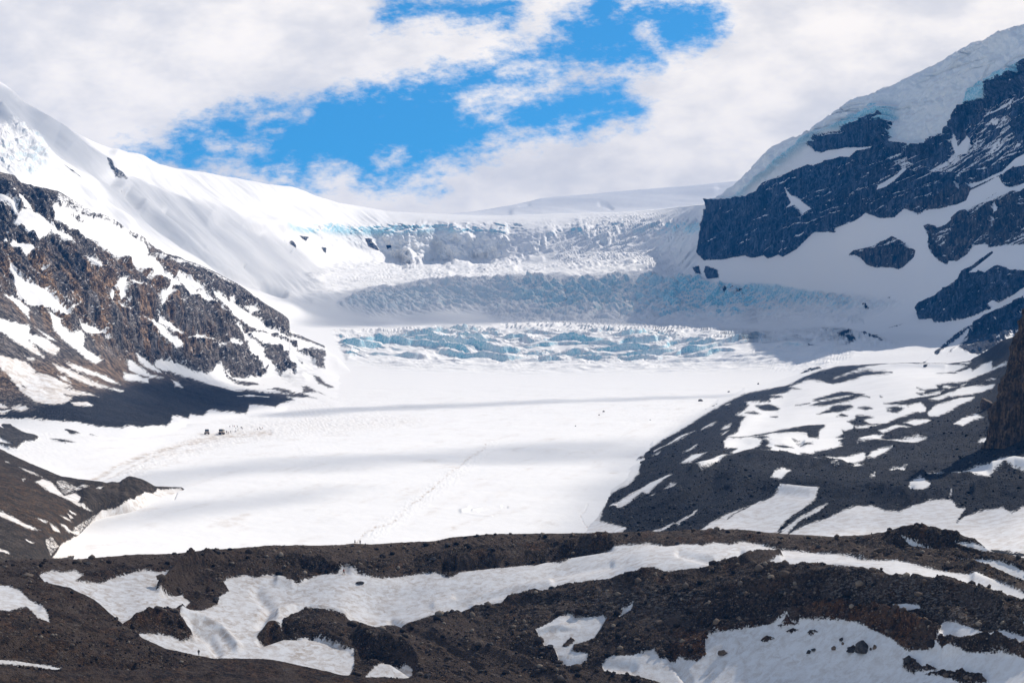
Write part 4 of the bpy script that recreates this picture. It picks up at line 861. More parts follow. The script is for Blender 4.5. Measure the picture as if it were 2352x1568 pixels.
sdj = sdr+1.2*fbm2((PX*0.9+PY*0.4)/5, (PY*0.9-PX*0.4)/2.2, 3, 0.6, 152)+mixm*9*(fbm2(U/30, zb/10, 4, 0.65, 153)+0.05)
dust = (fbm2(U/9+0.3*Z/9, Z/5, 4, 0.65, 154)+np.interp(PX, [1600, 1750, 1950, 2352], [-0.25, -0.10, 0.0, 0.08]) > 0.34)&(PX > 1620)
sdj = np.where(dust&(sdr > 1.5), -1.2, sdj)
sdj = np.where((snowl > 0.5)&(sdr > 1.5)&(z_cl+z_hgb*0 > 0.3), -1.6, sdj)
Nd = normals(Pd)
M_ice = terrain_mat('mountain_snow_rock', 0.80, rag=0.75, dark=(0.004,0.008,0.016), mid=(0.050,0.062,0.086), lite=(0.22,0.165,0.13), flute=7.0, bump=0.9, streaky=1.0, speck=0.25, vstretch=1.6, ledgy=1.5)
M_tongue = terrain_mat('glacier_snow', 0.35, rag=0.8, bump=0.5, speck=0.4, flute=1.0, ledgy=0.2)
cxq = (PX[:-1,:-1]+PX[1:,1:])/2; cyq = (PY[:-1,:-1]+PY[1:,1:])/2
def inpoly(pts, x, y):
    ins = np.zeros(x.shape, bool); n = len(pts)
    for i in range(n):
        ax, ay = pts[i]; bx, by = pts[(i+1) % n]
        if ay == by: continue
        c = (y >= min(ay, by)) & (y < max(ay, by)); ins ^= c & (x < ax+(y-ay)*(bx-ax)/(by-ay))
    return ins
backrow = np.zeros(cxq.shape, bool); backrow[:10] = True
m_left = inpoly(V_(-100,0,620,0,640,440,652,520,700,560,760,620,790,660,740,690,640,700,500,900,-100,905), cxq, cyq)
m_right = inpoly(V_(1600,0,2500,0,2500,905,2190,845,2050,860,1900,700,1700,640,1602,600,1602,505), cxq, cyq)
m_tong = (~m_left)&(~m_right)&(cyq > 860)
m_mid = (~m_left)&(~m_right)&(~m_tong)
at = {'rock': sdj, 'ice': ice, 'tint': tint, 'dirt_shade': dirt_shade}
mesh_from_grid('left_mountain', Pd, at, M_ice, m_left, Nd, label='long snowy mountain slope falling from the upper left corner', cat='mountain')
mesh_from_grid('right_mountain', Pd, at, M_ice, m_right, Nd, label='dark cliffed mountain under hanging ice on the right', cat='mountain')
mesh_from_grid('icefall', Pd, at, M_ice, m_mid, Nd, label='broken blue and white icefalls below the headwall', cat='icefall')
mesh_from_grid('glacier', Pd, at, M_tongue, m_tong, Nd, label='smooth snow covered glacier tongue in the valley', cat='glacier')
MAINZ = (PX, PY, Pd)
def ground_at(px, py, grid=None):
    """surface point of a built grid nearest to a drawing position"""
    gx, gy, gp = grid if grid is not None else MAINZ
    c = int(round((px-gx[0,0])/(gx[0,1]-gx[0,0]))); c = max(0, min(gx.shape[1]-1, c))
    proj = HY-gp[:,c,2]*F/gp[:,c,1]
    sx = np.abs(proj-py); sx[:10] = 1e9
    r = int(np.argmin(sx)); return Vector(gp[r, c])
print('main', round(time.time()-T0, 1))

# ---------------------------------------------------------------- far snow dome beyond the headwall
DOME = Sheet([[(960,500,6300),(1020,493,6400),(1100,484,6700),(1170,472,7000),(1243,456,7300),(1310,449,7500),(1400,441,7600),(1480,434,7700),(1560,428,7700),(1640,420,7600),(1700,414,7500),(1800,405,7300),(1900,398,7200)],
 [(960,560,5400),(1900,520,5600)], [(960,600,5100),(1900,600,5200)]], 964, 1896, smooth=20)
px_, py_, pw_ = make_grid(DOME, 966, 1894, 4, 2.5, back=8, back_step=0.02)
n_ = normals(pw_)
dd = 16*fbm2((pw_[...,0]*0.5+pw_[...,2]*2)/200, pw_[...,0]/900, 4, seed=201)+strokes(px_, py_, [(-9, 3, V_(1378,472,1395,474,1405,479)), (-8, 2.5, V_(1195,474,1215,469)), (9, 8, V_(1180,490,1400,465,1640,435))])
pw_ = pw_+n_*(dd*crest_fade(DOME, px_, py_, 0.2, 10))[...,None]
zz = np.zeros_like(px_)
M_dome = terrain_mat('far_snow', 2.2, rag=0.5, bump=0.3)
mesh_from_grid('snow_dome', pw_, {'rock': zz-9, 'ice': zz, 'tint': zz, 'dirt_shade': zz}, M_dome, label='faint smooth snow dome on the skyline behind the headwall', cat='snow dome')

# ---------------------------------------------------------------- brown crag on the left
px_, py_, pw_ = make_grid(CRAG, -62, 842, 1.5, 1.4, back=10, back_drop=0.5)
n_ = normals(pw_); x, y, z = pw_[...,0], pw_[...,1], pw_[...,2]
sd0 = sample(raster(1, CRAG_OPS), px_, py_); rk = sstep(-2, 3, sd0)
cliff = soft(V_(-60,400,60,420,250,500,450,610,580,680,660,740,690,800,740,830,700,880,620,865,560,868,430,850,380,845,300,830,200,760,-60,640), 14, px_, py_)
scree = 1-cliff
U = x*0.85+y*0.5
d_ = cliff*(rk*(13*fbm2((U+0.25*z)/34, z/150, 4, 0.6, 211, ridged=True)-7+5*fbm2((U+0.2*z)/9, z/60, 3, 0.6, 212, ridged=True)+3.0*fbm3(x/12, y/12, z/9, 3, 0.6, 213))+9*fbm3(x/45, y/45, z/40, 3, 0.5, 214))
zb = (z+0.25*x)+5*fbm2(U/40, z/40, 2, seed=215); d_ += cliff*rk*(-2.0*(sstep(0, .8, (zb/15) % 1.0)-.5))*(fbm2(U/30, z/30, 2, seed=221)+0.4)
d_ += scree*(0.9*fbm2(x/14, y/14, 4, 0.6, 216)+3.0*fbm2(x/70, y/70, 2, seed=217))
d_ *= crest_fade(CRAG, px_, py_, 0.3, 16)
edge = soft(V_(-90,300,690,640,750,800,700,890,600,925,450,945,390,970,-90,960), 12, px_, py_)
pd_ = pw_+n_*(d_*(0.25+0.75*edge))[...,None]
tn = np.clip(soft(V_(0,560,330,560,480,690,520,760,440,800,330,830,150,760,-60,700), 40, px_, py_)*sstep(-0.1, 0.45, fbm2(U/16, z/70, 3, seed=218)+0.12)+soft(V_(-60,850,300,820,400,870,200,900,-60,900), 25, px_, py_)*0.6, 0, 1)
streak = fbm2((px_*0.94-py_*0.34)/42, (py_*0.94+px_*0.34)/3.2, 3, 0.6, 219)
blob = fbm2(px_/6, py_/6, 4, 0.6, 220)
sdj = sd0+scree*4.5*streak+cliff*(4.6*blob+5.5*fbm2((px_+0.3*py_)/13, py_/24, 4, 0.6, 223))+scree*1.0*blob
sdj = sdj-1.3*cliff
spk = cliff*(fbm2(px_/5.0, py_/3.2, 4, 0.62, 222) > 0.25)*(sd0 > 1.5)
sdj = np.where(spk, -1.2, sdj)
M_crag = terrain_mat('crag_rock_snow', 0.52, rag=1.3, streaky=1.0, dark=(0.018,0.019,0.025), mid=(0.155,0.138,0.128), lite=(0.42,0.30,0.21), flute=4.5, bump=1.2, speck=0.35, vstretch=1.5, ledgy=1.0)
coal = soft(V_(-60,930,60,940,200,905,300,880,380,868,470,880,560,890,640,905,720,905,720,940,450,990,-60,1000), 16, px_, py_)
mesh_from_grid('left_crag', pd_, {'coal': coal, 'rock': sdj, 'ice': px_*0, 'tint': tn*0.9, 'dirt_shade': soft(V_(-60,780,150,800,250,900,150,960,-60,960), 20, px_, py_)*0.8}, M_crag,
   label='brown fluted rock crag with dark scree spilling onto the glacier', cat='crag')
CRAGZ = (px_, py_, pd_)
print('crag', round(time.time()-T0, 1))

# ---------------------------------------------------------------- right lateral moraine
px_, py_, pw_ = make_grid(MOR, 1326, 2414, 1.5, 1.3, back=10, back_step=0.004)
n_ = normals(pw_); x, y, z = pw_[...,0], pw_[...,1], pw_[...,2]
sd0 = sample(raster(1, MOR_OPS), px_, py_); rk = sstep(-2, 3, sd0)
dn_ = (px_*0.88-py_*0.47); dc_ = (py_*0.88+px_*0.47)
slope = soft(V_(1370,1150,1480,1040,1700,905,1860,855,1700,1000,1640,1100,1850,1120,2420,1140,2420,1180,1900,1240,1400,1240), 15, px_, py_)
d_ = rk*(0.55*fbm2(x/7, y/7, 4, 0.65, 231)+0.5*(1-slope)*fbm2(x/22, y/22, 2, seed=232))+1.6*fbm2(x/60, y/80, 3, seed=233)
d_ += slope*rk*0.9*fbm2(dn_/90, dc_/14, 3, 0.55, 234)
d_ += strokes(px_, py_, [(3.0, 7, V_(1590,1082,1650,1060,1710,1050,1780,1054,1850,1070,2000,1085,2120,1092)), (3.5, 8, V_(1760,1122,1860,1135,2000,1135,2090,1150)), (-2.5, 8, V_(1700,1110,1900,1118,2090,1125)),
    (3.0, 8, V_(2240,1135,2290,1120,2352,1120,2420,1130)), (4.0, 10, V_(2280,1075,2330,1068,2400,1075)), (-3, 10, V_(1950,1075,2150,1080,2300,1060)), (3.0, 8, V_(1850,1020,2000,1015,2100,1030)), (2.0, 6, V_(1430,1190,1560,1140,1700,1080)), (-1.6, 6, V_(1420,1160,1560,1110,1650,1060)),
    (2.5, 7, V_(1850,870,1950,852,2050,842,2168,838)), (2.0, 5, V_(2050,1005,2180,1000,2300,985))])
d_ += scarp(px_, py_, [(3.2, 18, V_(1690,1056,1778,1070,1875,1083,2020,1084,2100,1092,2168,1102,2266,1104)), (3.6, 22, V_(1640,1128,1760,1112,1900,1118,1997,1136,2070,1148,2168,1145,2240,1135,2300,1124)),
   (2.5, 14, V_(1480,1140,1560,1115,1640,1085)), (2.5, 14, V_(1430,1185,1520,1150,1600,1120)), (2.4, 14, V_(1700,1018,1780,1022,1840,1020)), (3, 14, V_(2240,1150,2300,1140,2400,1146)), (2.5, 16, V_(1980,1010,2100,1000,2250,985))])
d_ *= crest_fade(MOR, px_, py_, 0.5, 8)
edge = soft(V_(1385,1150,1420,1128,1460,1100,1485,1042,1580,982,1655,936,1715,907,1880,856,2000,838,2500,700,2500,1400,1420,1400,1425,1222), 8, px_, py_)
pd_ = pw_.copy(); pd_[...,2] += d_*(0.1+0.9*edge)
streak = fbm2(dn_/34+0.2*gn2(px_/40, py_/40, 235), dc_/2.6, 3, 0.6, 236)
flatst = fbm2(px_/22, py_/2.4, 3, 0.6, 237)
sdj = sd0+(slope*streak+(1-slope)*flatst)*3.8+0.9*fbm2(px_/4, py_/3, 3, 0.6, 238)
M_mor = terrain_mat('moraine_rubble', 0.27, rag=1.3, dark=(0.007,0.009,0.014), mid=(0.022,0.024,0.031), lite=(0.12,0.11,0.10), flute=1.0, bump=1.3, speck=0.9, ledgy=0.15)
mesh_from_grid('right_moraine', pd_, {'coal': 0.9*slope*sstep(0.0, 0.4, fbm2(dn_/130, dc_/6, 3, 0.6, 239))+0.8*(1-slope)*sstep(0.1, 0.4, fbm2(px_/70, py_/9, 3, 0.6, 240)), 'rock': sdj, 'ice': px_*0, 'tint': px_*0, 'dirt_shade': sstep(1040, 1180, py_)*0.55}, M_mor, label='dark rubble moraine streaked with snow beside the glacier', cat='moraine')
MORZ = (px_, py_, pd_)

# ---------------------------------------------------------------- left lower moraine
px_, py_, pw_ = make_grid(LMOR, -62, 446, 1.5, 1.4, back=10, back_step=0.004)
x, y, z = pw_[...,0], pw_[...,1], pw_[...,2]
sd0 = sample(raster(1, LMOR_OPS), px_, py_); rk = sstep(-2, 3, sd0)
streak = fbm2((px_*0.86+py_*0.5)/26, (py_*0.86-px_*0.5)/3.0, 3, 0.6, 241)
moundm = soft(V_(180,1110,270,1100,300,1095,350,1112,350,1140,260,1165,190,1160), 8, px_, py_)
d_ = rk*0.6*fbm2(x/6, y/6, 4, 0.65, 242)+1.2*fbm2(x/40, y/60, 3, seed=243)+moundm*(2.2*fbm2(x/14, y/14, 3, seed=244)+1.5)
d_ *= crest_fade(LMOR, px_, py_, 0.5, 8); pd_ = pw_.copy(); pd_[...,2] += d_*sstep(430, 340, px_)
M_lm = terrain_mat('brown_moraine', 0.22, rag=0.9, dark=(0.020,0.017,0.015), mid=(0.070,0.054,0.042), lite=(0.22,0.17,0.13), bump=1.2, speck=0.8, ledgy=0.15)
mesh_from_grid('left_moraine', pd_, {'rock': sd0+2.2*streak+0.9*fbm2(px_/4, py_/3, 3, 0.6, 245), 'ice': px_*0, 'tint': 0.8*soft(V_(-60,1050,60,1090,180,1170,160,1260,60,1230,-60,1120), 30, px_, py_)*sstep(-.2, .4, streak+.1), 'dirt_shade': px_*0+0.7}, M_lm,
   label='brown gravel slope at the left edge of the ice', cat='moraine')
print('moraines', round(time.time()-T0, 1))

# ---------------------------------------------------------------- foreground
px_, py_, pw_ = make_grid(FG, -62, 2414, 1.7, 1.25, back=10, back_step=0.006, back_drop=0.5)
x, y, z = pw_[...,0], pw_[...,1], pw_[...,2]
sd0 = sample(raster(1, FG_OPS), px_, py_); rk = sstep(-1.5, 3, sd0)
soil = np.clip(sstep(0.0, 0.30, fbm2(px_/120, py_/38, 3, seed=281))+soft(V_(-60,1270,400,1262,800,1240,1300,1222,1300,1250,900,1285,600,1290,300,1300,-60,1320), 14, px_, py_)*0.9
   +soft(V_(1010,1415,1080,1440,1150,1480,1260,1520,1420,1570,1100,1590,900,1500,880,1470,980,1440), 16, px_, py_)*0.8-0.6*soft(V_(1500,1320,2352,1400,2352,1480,1900,1440,1500,1430), 30, px_, py_), 0, 1)
pale = soft(V_(1180,1420,1240,1390,1420,1350,1560,1345,1640,1400,1500,1430,1300,1420), 20, px_, py_)*0.8+soft(V_(1860,1300,2010,1310,2010,1335,1880,1330), 8, px_, py_)+soft(V_(1900,1340,2080,1340,2200,1380,2352,1420,2352,1440,2200,1440,2050,1400,1900,1380), 18, px_, py_)+0.55*sstep(0.15, 0.45, fbm2(px_/40, py_/12, 3, seed=282))
soil = np.clip(soil*(0.55+0.9*sstep(-0.3, 0.3, fbm2((px_*0.9+py_*0.45)/70, (py_*0.9-px_*0.45)/6, 3, 0.6, 283)))+strokes(px_, py_, [(1.0, 6, V_(1060,1412,1100,1470,1165,1510,1260,1560)), (0.9, 5, V_(970,1512,1085,1530,1220,1570)), (0.8, 4, V_(790,1258,830,1256,880,1262)), (0.6, 5, V_(1480,1360,1500,1400,1560,1430))]), 0, 1)
rough = 1-0.65*soil
d_ = rk*rough*(0.75*fbm2(x/5, y/4, 5, 0.65, 251)+1.5*fbm2(x/20, y/12, 4, 0.6, 252, ridged=True))+0.9*fbm2(x/50, y/30, 2, seed=253)
d_ += (1-rk)*(0.10*fbm2(x/16, y/9, 3, seed=254)+0.75*fbm2(x/38, y/18, 2, seed=255))
d_ += strokes(px_, py_, [
   (2.2, 9, V_(640,1428,680,1408,712,1405,790,1420)), (-2.6, 7, V_(600,1478,650,1462,720,1460,780,1475)), (1.6, 8, V_(830,1470,900,1495,960,1520)), (-2.4, 9, V_(830,1500,900,1512,950,1545)),
   (1.8, 9, V_(420,1412,470,1425,510,1450,545,1490)), (-1.6, 10, V_(440,1440,480,1465,500,1500)), (-1.5, 12, V_(590,1360,620,1400,600,1440)), (1.6, 10, V_(430,1310,480,1285,560,1280,640,1290,760,1298)),
   (-1.8, 9, V_(380,1360,440,1340,470,1350)), (2.0, 8, V_(440,1300,410,1330,370,1352)), (1.6, 9, V_(640,1340,670,1345,690,1335)), (-1.8, 7, V_(1020,1305,1120,1296,1230,1288,1330,1268,1400,1255)),
   (1.5, 6, V_(960,1290,1080,1278,1250,1262,1400,1246)), (-1.2, 9, V_(1050,1370,1150,1345,1260,1320,1400,1295)), (1.0, 10, V_(1000,1390,1120,1370,1260,1340)), (1.4, 7, V_(1650,1305,1700,1290,1790,1280)),
   (-1.2, 8, V_(1560,1275,1640,1290,1700,1270)), (1.8, 12, V_(1560,1390,1700,1350,1900,1330,2100,1350,2300,1400)), (-1.5, 10, V_(1600,1430,1800,1400,2000,1395,2150,1430)), (2.2, 14, V_(1790,1420,1900,1410,2050,1430,2150,1470)),
   (1.4, 10, V_(1090,1400,1250,1375,1400,1345,1480,1320)), (-1.2, 12, V_(1150,1480,1300,1520,1450,1530)), (1.3, 12, V_(1000,1450,1150,1500,1300,1555)), (-1.3, 8, V_(900,1430,1000,1470,1100,1530)), (-1.4, 9, V_(1540,1500,1560,1530,1580,1560)),
   (1.8, 8, V_(2170,1500,2260,1480,2352,1500)), (1.5, 8, V_(2050,1240,2130,1222,2200,1232)), (-1.2, 6, V_(2060,1250,2180,1252,2300,1275)), (1.6, 9, V_(2240,1330,2300,1345,2400,1380)), (1.5, 8, V_(2100,1345,2200,1368,2300,1390))])
d_ += scarp(px_, py_, [(5.0, 34, V_(588,1470,650,1464,710,1466,757,1477,784,1490,815,1503)), (4.2, 26, V_(790,1474,828,1482,868,1503,918,1500,940,1512,972,1545)),
   (4.2, 18, V_(360,1358,400,1340,440,1318,480,1302,520,1300)), (2.6, 18, V_(515,1326,560,1312,620,1306,700,1306,780,1316,860,1326)), (4.2, 24, V_(282,1452,350,1440,410,1446,450,1478)),
   (2.0, 16, V_(784,1298,870,1312,930,1322)), (4.0, 16, V_(960,1318,1020,1304,1100,1298,1180,1296,1260,1284,1330,1262,1420,1250)), (1.6, 14, V_(1560,1232,1700,1240,1800,1256)),
   (2.2, 18, V_(1840,1424,1900,1414,1960,1410,2010,1420,2080,1455,2150,1480)), (2.0, 20, V_(1540,1400,1600,1420,1700,1395,1760,1390)), (1.8, 12, V_(1690,1300,1740,1290,1790,1284)), (1.6, 16, V_(2050,1236,2120,1240,2200,1250)),
   (1.6, 20, V_(1180,1470,1260,1450,1330,1440)), (1.4, 16, V_(1860,1340,1960,1345,2060,1365)), (2.0, 14, V_(2160,1492,2240,1488,2352,1505)), (1.5, 16, V_(1950,1370,2050,1380,2130,1395))])
d_ *= crest_fade(FG, px_, py_, 0.30, 8)
pd_ = pw_.copy(); pd_[...,2] += d_
streak = fbm2(px_/14+.3*gn2(px_/30, py_/30, 256), py_/3.6, 3, 0.6, 257)
tn = np.clip(soft(V_(1550,1450,1760,1440,1850,1405,2000,1410,2150,1470,2200,1520,2420,1500,2420,1540,2150,1540,1980,1440,1850,1420,1650,1520,1540,1520), 14, px_, py_)*1.0+sstep(0.15, 0.45, fbm2(px_/50, py_/22, 3, seed=258))*0.5+sstep(700, 300, px_)*0.2, 0, 1)
dirt_shade = np.clip(0.75+0.6*fbm2(px_/60, py_/25, 3, seed=259), 0.15, 1)*np.interp(px_, [0, 700, 1500, 2352], [1.0, 1.0, 0.75, 0.4])
M_fg = terrain_mat('foreground_rubble', 0.135, rag=0.9, dark=(0.012,0.009,0.007), mid=(0.078,0.050,0.034), lite=(0.36,0.285,0.22), bump=1.5, speck=0.9, ledgy=0.3)
mesh_from_grid('foreground_moraine', pd_, {'rock': sd0+1.1*streak+1.2*fbm2(px_/4, py_/3, 3, 0.6, 260), 'ice': px_*0, 'tint': tn, 'dirt_shade': dirt_shade, 'soil': soil, 'pale': np.clip(pale, 0, 1)}, M_fg, label='dark hummocky moraine with a curving band of old snow', cat='moraine')
FGZ = (px_, py_, pd_)
for nm, S, ops, x1, sm, lab in (('hummock', FGL, FGL_OPS, 710, 261, 'rounded brown gravel hump in the lower left'), ('hummock', FGN, FGN_OPS, 1190, 271, 'low dark earthy bank along the bottom edge')):
    px_, py_, pw_ = make_grid(S, -62, x1, 1.6, 1.3, back=10, back_step=0.01, back_drop=0.6)
    x, y = pw_[...,0], pw_[...,1]
    sd0 = sample(raster(1, ops), px_, py_) if ops else px_*0+9
    rk = sstep(-1.5, 3, sd0)
    d_ = (rk*(0.6*fbm2(x/4.5, y/3.5, 5, 0.65, sm)+0.9*fbm2(x/18, y/12, 3, 0.5, sm+1)))*crest_fade(S, px_, py_, 0.5, 6)
    d_ += strokes(px_, py_, [(-1.6, 9, V_(-60,1490,60,1495,200,1515,300,1525)), (1.1, 8, V_(-60,1468,80,1470,200,1490)), (0.8, 10, V_(100,1400,200,1440,280,1490)), (0.5, 8, V_(-60,1545,100,1556,300,1560,500,1548))])
    pd_ = pw_.copy(); pd_[...,2] += d_
    mt = terrain_mat('bank_earth', 0.125, rag=0.9, dark=(0.013,0.010,0.008), mid=(0.078,0.054,0.039), lite=(0.25,0.195,0.145), bump=1.5, speck=0.7, ledgy=0.1)
    mesh_from_grid(nm, pd_, {'rock': sd0+1.1*fbm2(px_/4, py_/3, 3, 0.6, sm+3), 'ice': px_*0, 'tint': np.clip(px_*0+0.40+0.5*fbm2(px_/40, py_/20, 2, seed=sm+4), 0, 1), 'soil': sstep(-0.1, 0.35, fbm2(px_/70, py_/22, 3, seed=sm+6)), 'pale': 0.5*sstep(0.2, 0.5, fbm2(px_/40, py_/12, 3, seed=sm+7)), 'dirt_shade': px_*0+0.6}, mt, label=lab, cat='hummock')
    if S is FGL: FGLZ = (px_, py_, pd_)
print('foreground', round(time.time()-T0, 1))

# one broad ground sheet under everything, out to the horizon
me = bpy.data.meshes.new('ground'); me.from_pydata([(-3700,-300,-130),(3700,-300,-130),(3700,8050,-130),(-3700,8050,-130)], [], [(0,1,2,3)])
go = bpy.data.objects.new('ground', me); scene.collection.objects.link(go); go['kind'] = 'structure'; me.materials.append(M_dome)
a = me.attributes.new('rock', 'FLOAT', 'POINT'); a.data.foreach_set('value', [-9.0]*4)
for o in scene.objects:
    if o.get('kind') == 'structure':
        for k in ('label', 'category'):
            if k in o: del o[k]

# ================================================================ unseen clouds added off frame, shaped to shade chosen parts of the ground
def shade_cloud(poly, sheet, height, thick, density, blur, seed, step=10):
    """a lumpy closed body, added unseen and shaped to shade the outlined ground"""
    p = np.array(poly); x0, y0 = p.min(0)-blur; x1, y1 = p.max(0)+blur
    gx = np.arange(x0, x1+step, step); gy = np.arange(y0, y1+step*0.4, step*0.4)
    PXg, PYg = np.meshgrid(gx, gy)
    top = sheet.top(PXg.ravel()).reshape(PXg.shape)
    D = sheet.depth(PXg.ravel(), np.maximum(PYg, top).ravel()).reshape(PXg.shape)
    G = wpos(PXg, np.maximum(PYg, top), D)
    k = soft(poly, blur, PXg, PYg)
    n = fbm2(G[...,0]/(thick*1.2), G[...,1]/(thick*1.2), 4, 0.55, seed)
    th = np.clip(k*(1.0+0.9*n), 0, None)*thick
    t = (height-G[...,2])/SUN.z
    C = G+np.array(SUN)[None,None,:]*t[...,None]
    h, w_ = PXg.shape; keep = k > 0.02
    idx = np.arange(h*w_).reshape(h, w_)
    fm = keep[:-1,:-1]&keep[1:,:-1]&keep[1:,1:]&keep[:-1,1:]
    q = np.stack([idx[:-1,:-1], idx[1:,:-1], idx[1:,1:], idx[:-1,1:]], -1)[fm]
    used = np.unique(q); ne = len(used); mp_ = -np.ones(h*w_, int); mp_[used] = np.arange(ne); q = mp_[q]
    tp = C.reshape(-1, 3)[used].copy(); bt = tp.copy(); T = th.reshape(-1)[used]
    ed = {}
    for f in q:
        for a, b in ((f[0], f[1]), (f[1], f[2]), (f[2], f[3]), (f[3], f[0])):
            if (b, a) in ed: del ed[(b, a)]
            else: ed[(a, b)] = 1
    rim = set([a for a, b in ed]+[b for a, b in ed])
    for i in rim: T[i] = 0.5
    tp[:,2] += T*0.65; bt[:,2] -= T*0.35
    faces = [tuple(f[::-1]) for f in q]+[tuple(f+ne) for f in q]
    faces += [(int(a), int(b), int(b)+ne, int(a)+ne) for a, b in ed]
    me = bpy.data.meshes.new('shade_cloud'); me.from_pydata([tuple(v) for v in np.concatenate([tp, bt])], [], [tuple(int(i) for i in f) for f in faces]); me.update()
    bm = bmesh.new(); bm.from_mesh(me); bmesh.ops.recalc_face_normals(bm, faces=bm.faces); bm.to_mesh(me); bm.free()
    mt = bpy.data.materials.new('shade_cloud_vapour'); mt.use_nodes = True; c = NT(mt.node_tree)
    v = c.n('ShaderNodeVolumePrincipled'); v.inputs['Color'].default_value = (0.95, 0.95, 0.96, 1); v.inputs['Density'].default_value = density; v.inputs['Anisotropy'].default_value = 0.2
    o_ = c.n('ShaderNodeOutputMaterial'); c.link(v.outputs[0], o_.inputs['Volume']); me.materials.append(mt)
    o = bpy.data.objects.new('shade_cloud', me); scene.collection.objects.link(o); o['kind'] = 'structure'
    return o
SHADE_CLOUDS = True
if SHADE_CLOUDS:
    shade_cloud(V_(660,694,760,680,830,668,1000,652,1230,638,1400,637,1490,636,1570,600,1700,560,1900,700,1900,760,1800,766,1500,753,1200,744,1000,745,850,751,700,752,740,735,680,712), MAIN, 1900, 120, 0.0075, 5, 301)
    shade_cloud(V_(-200,1225,500,1232,1200,1205,1700,1205,2100,1225,2600,1240,2600,1800,-200,1800), FG, 1500, 90, 0.0052, 14, 302, 22)
    shade_cloud(V_(230,400,340,440,480,480,620,540,730,600,710,685,560,650,400,560,280,490), MAIN, 1900, 90, 0.0048, 22, 303)
    shade_cloud(V_(600,955,720,938,1000,928,1400,914,1700,905,1680,912,1300,924,1100,935,850,943,700,958), MAIN, 1500, 60, 0.009, 6, 304)
    shade_cloud(V_(240,1118,420,1078,700,1052,950,1040,1250,1018,1480,1010,1490,1050,1300,1062,1000,1058,760,1078,560,1082,400,1112,300,1135), MAIN, 1500, 60, 0.0070, 16, 305)
    shade_cloud(V_(150,1225,330,1170,560,1138,760,1118,840,1122,700,1150,560,1172,380,1200,240,1212), MAIN, 1500, 50, 0.0070, 14, 306)
    shade_cloud(V_(240,900,330,885,450,880,650,905,660,925,560,945,420,958,380,990,330,950), MAIN, 1500, 60, 0.014, 9, 307)
    shade_cloud(V_(-60,180,60,230,180,310,260,380,200,400,90,320,-60,250), MAIN, 2000, 80, 0.008, 18, 308)
    shade_cloud(V_(1330,1150,1480,1040,1700,905,1650,1000,1600,1080,1760,1090,2420,1120,2420,1200,1500,1230,1330,1230), MOR, 1500, 50, 0.008, 16, 309)
    shade_cloud(V_(1020,492,1243,452,1480,430,1700,410,1700,470,1300,485), DOME, 3200, 90, 0.0022, 12, 311)
    0 and shade_cloud(V_(650,512,760,508,900,508,1000,530,1060,545,1130,560,1160,580,1100,600,1000,606,950,624,870,612,820,592,775,572,700,535), MAIN, 2300, 90, 0.014, 5, 310)

# ================================================================ single things
def simple_mat(name, col, rough=0.8, var=0.0, sc=1.0, spec=0.3):
    mt = bpy.data.materials.new(name); mt.use_nodes = True; t = NT(mt.node_tree)
    b = t.n('ShaderNodeBsdfPrincipled'); tc = t.n('ShaderNodeTexCoord')
    n = t.noise(tc.outputs['Object'], sc, 5, 0.6)
    c = t.mix(t.step(n, 0.3, 0.7), rgb(*[v*(1-var) for v in col]), rgb(*[min(1, v*(1+var)) for v in col]))
    t.link(c, b.inputs['Base Color']); b.inputs['Roughness'].default_value = rough; b.inputs['Specular IOR Level'].default_value = spec
    bp = t.n('ShaderNodeBump'); bp.inputs['Strength'].default_value = 0.5; bp.inputs['Distance'].default_value = 0.3/sc; t.link(n, bp.inputs['Height']); t.link(bp.outputs[0], b.inputs['Normal'])
    o = t.n('ShaderNodeOutputMaterial'); t.link(b.outputs[0], o.inputs[0]); return mt
M_stone = simple_mat('dark_stone', (0.055,0.050,0.048), 0.9, 0.6, 1.4)
M_stone2 = simple_mat('brown_stone', (0.13,0.095,0.070), 0.9, 0.5, 1.1)
def tagit(o, label, cat, group=None):
    o['label'] = label; o['category'] = cat
    if group: o['group'] = group
def rock_mesh(name, sx, sy, sz, seed, mat, sub=3):
    bm = bmesh.new(); bmesh.ops.create_icosphere(bm, subdivisions=sub, radius=1.0)
    co = np.array([v.co[:] for v in bm.verts], np.float32); rg = np.random.RandomState(seed)
    for k in range(9):                      # facets: planes that slice the ball
        n = rg.normal(size=3); n /= np.linalg.norm(n); c = rg.uniform(0.55, 0.9)
        d = co@n-c; co -= np.where(d > 0, d, 0)[:,None]*n[None,:]
    f = fbm3(co[:,0]*2.1+seed, co[:,1]*2.1, co[:,2]*2.1, 4, 0.55, seed)
    co *= (1+0.22*f)[:,None]
    co[:,2] = np.maximum(co[:,2], -0.45)
    co *= np.array([sx, sy, sz])
    for v, c in zip(bm.verts, co): v.co = c
    me = bpy.data.meshes.new(name); bm.to_mesh(me); bm.free(); me.materials.append(mat)
    for p in me.polygons: p.use_smooth = (sub > 3)
    return me
def boulder(px, py, wpx, hpx, grid, label, mat=None, group=None, name='boulder', seed=None):
    g = ground_at(px, py, grid); m = g.y/F
    seed = seed if seed is not None else int(px*7+py)
    me = rock_mesh(name, wpx*m*0.56, wpx*m*0.5, hpx*m*0.75, seed, mat or M_stone, 3)
    o = bpy.data.objects.new(name, me); scene.collection.objects.link(o)
    o.location = (g.x, g.y, g.z+hpx*m*0.25); o.rotation_euler = (0, 0, (seed % 60)/60*1.2-0.6)
    tagit(o, label, 'boulder', group); return o
GG = 'boulders lying on the glacier snow'
boulder(1609.5, 922, 11, 5, MAINZ, 'largest dark boulder on the white glacier near the right moraine', group=GG)
boulder(1673.5, 901, 5, 3, MAINZ, 'small dark rock on the glacier close to the thin shadow line', group=GG)
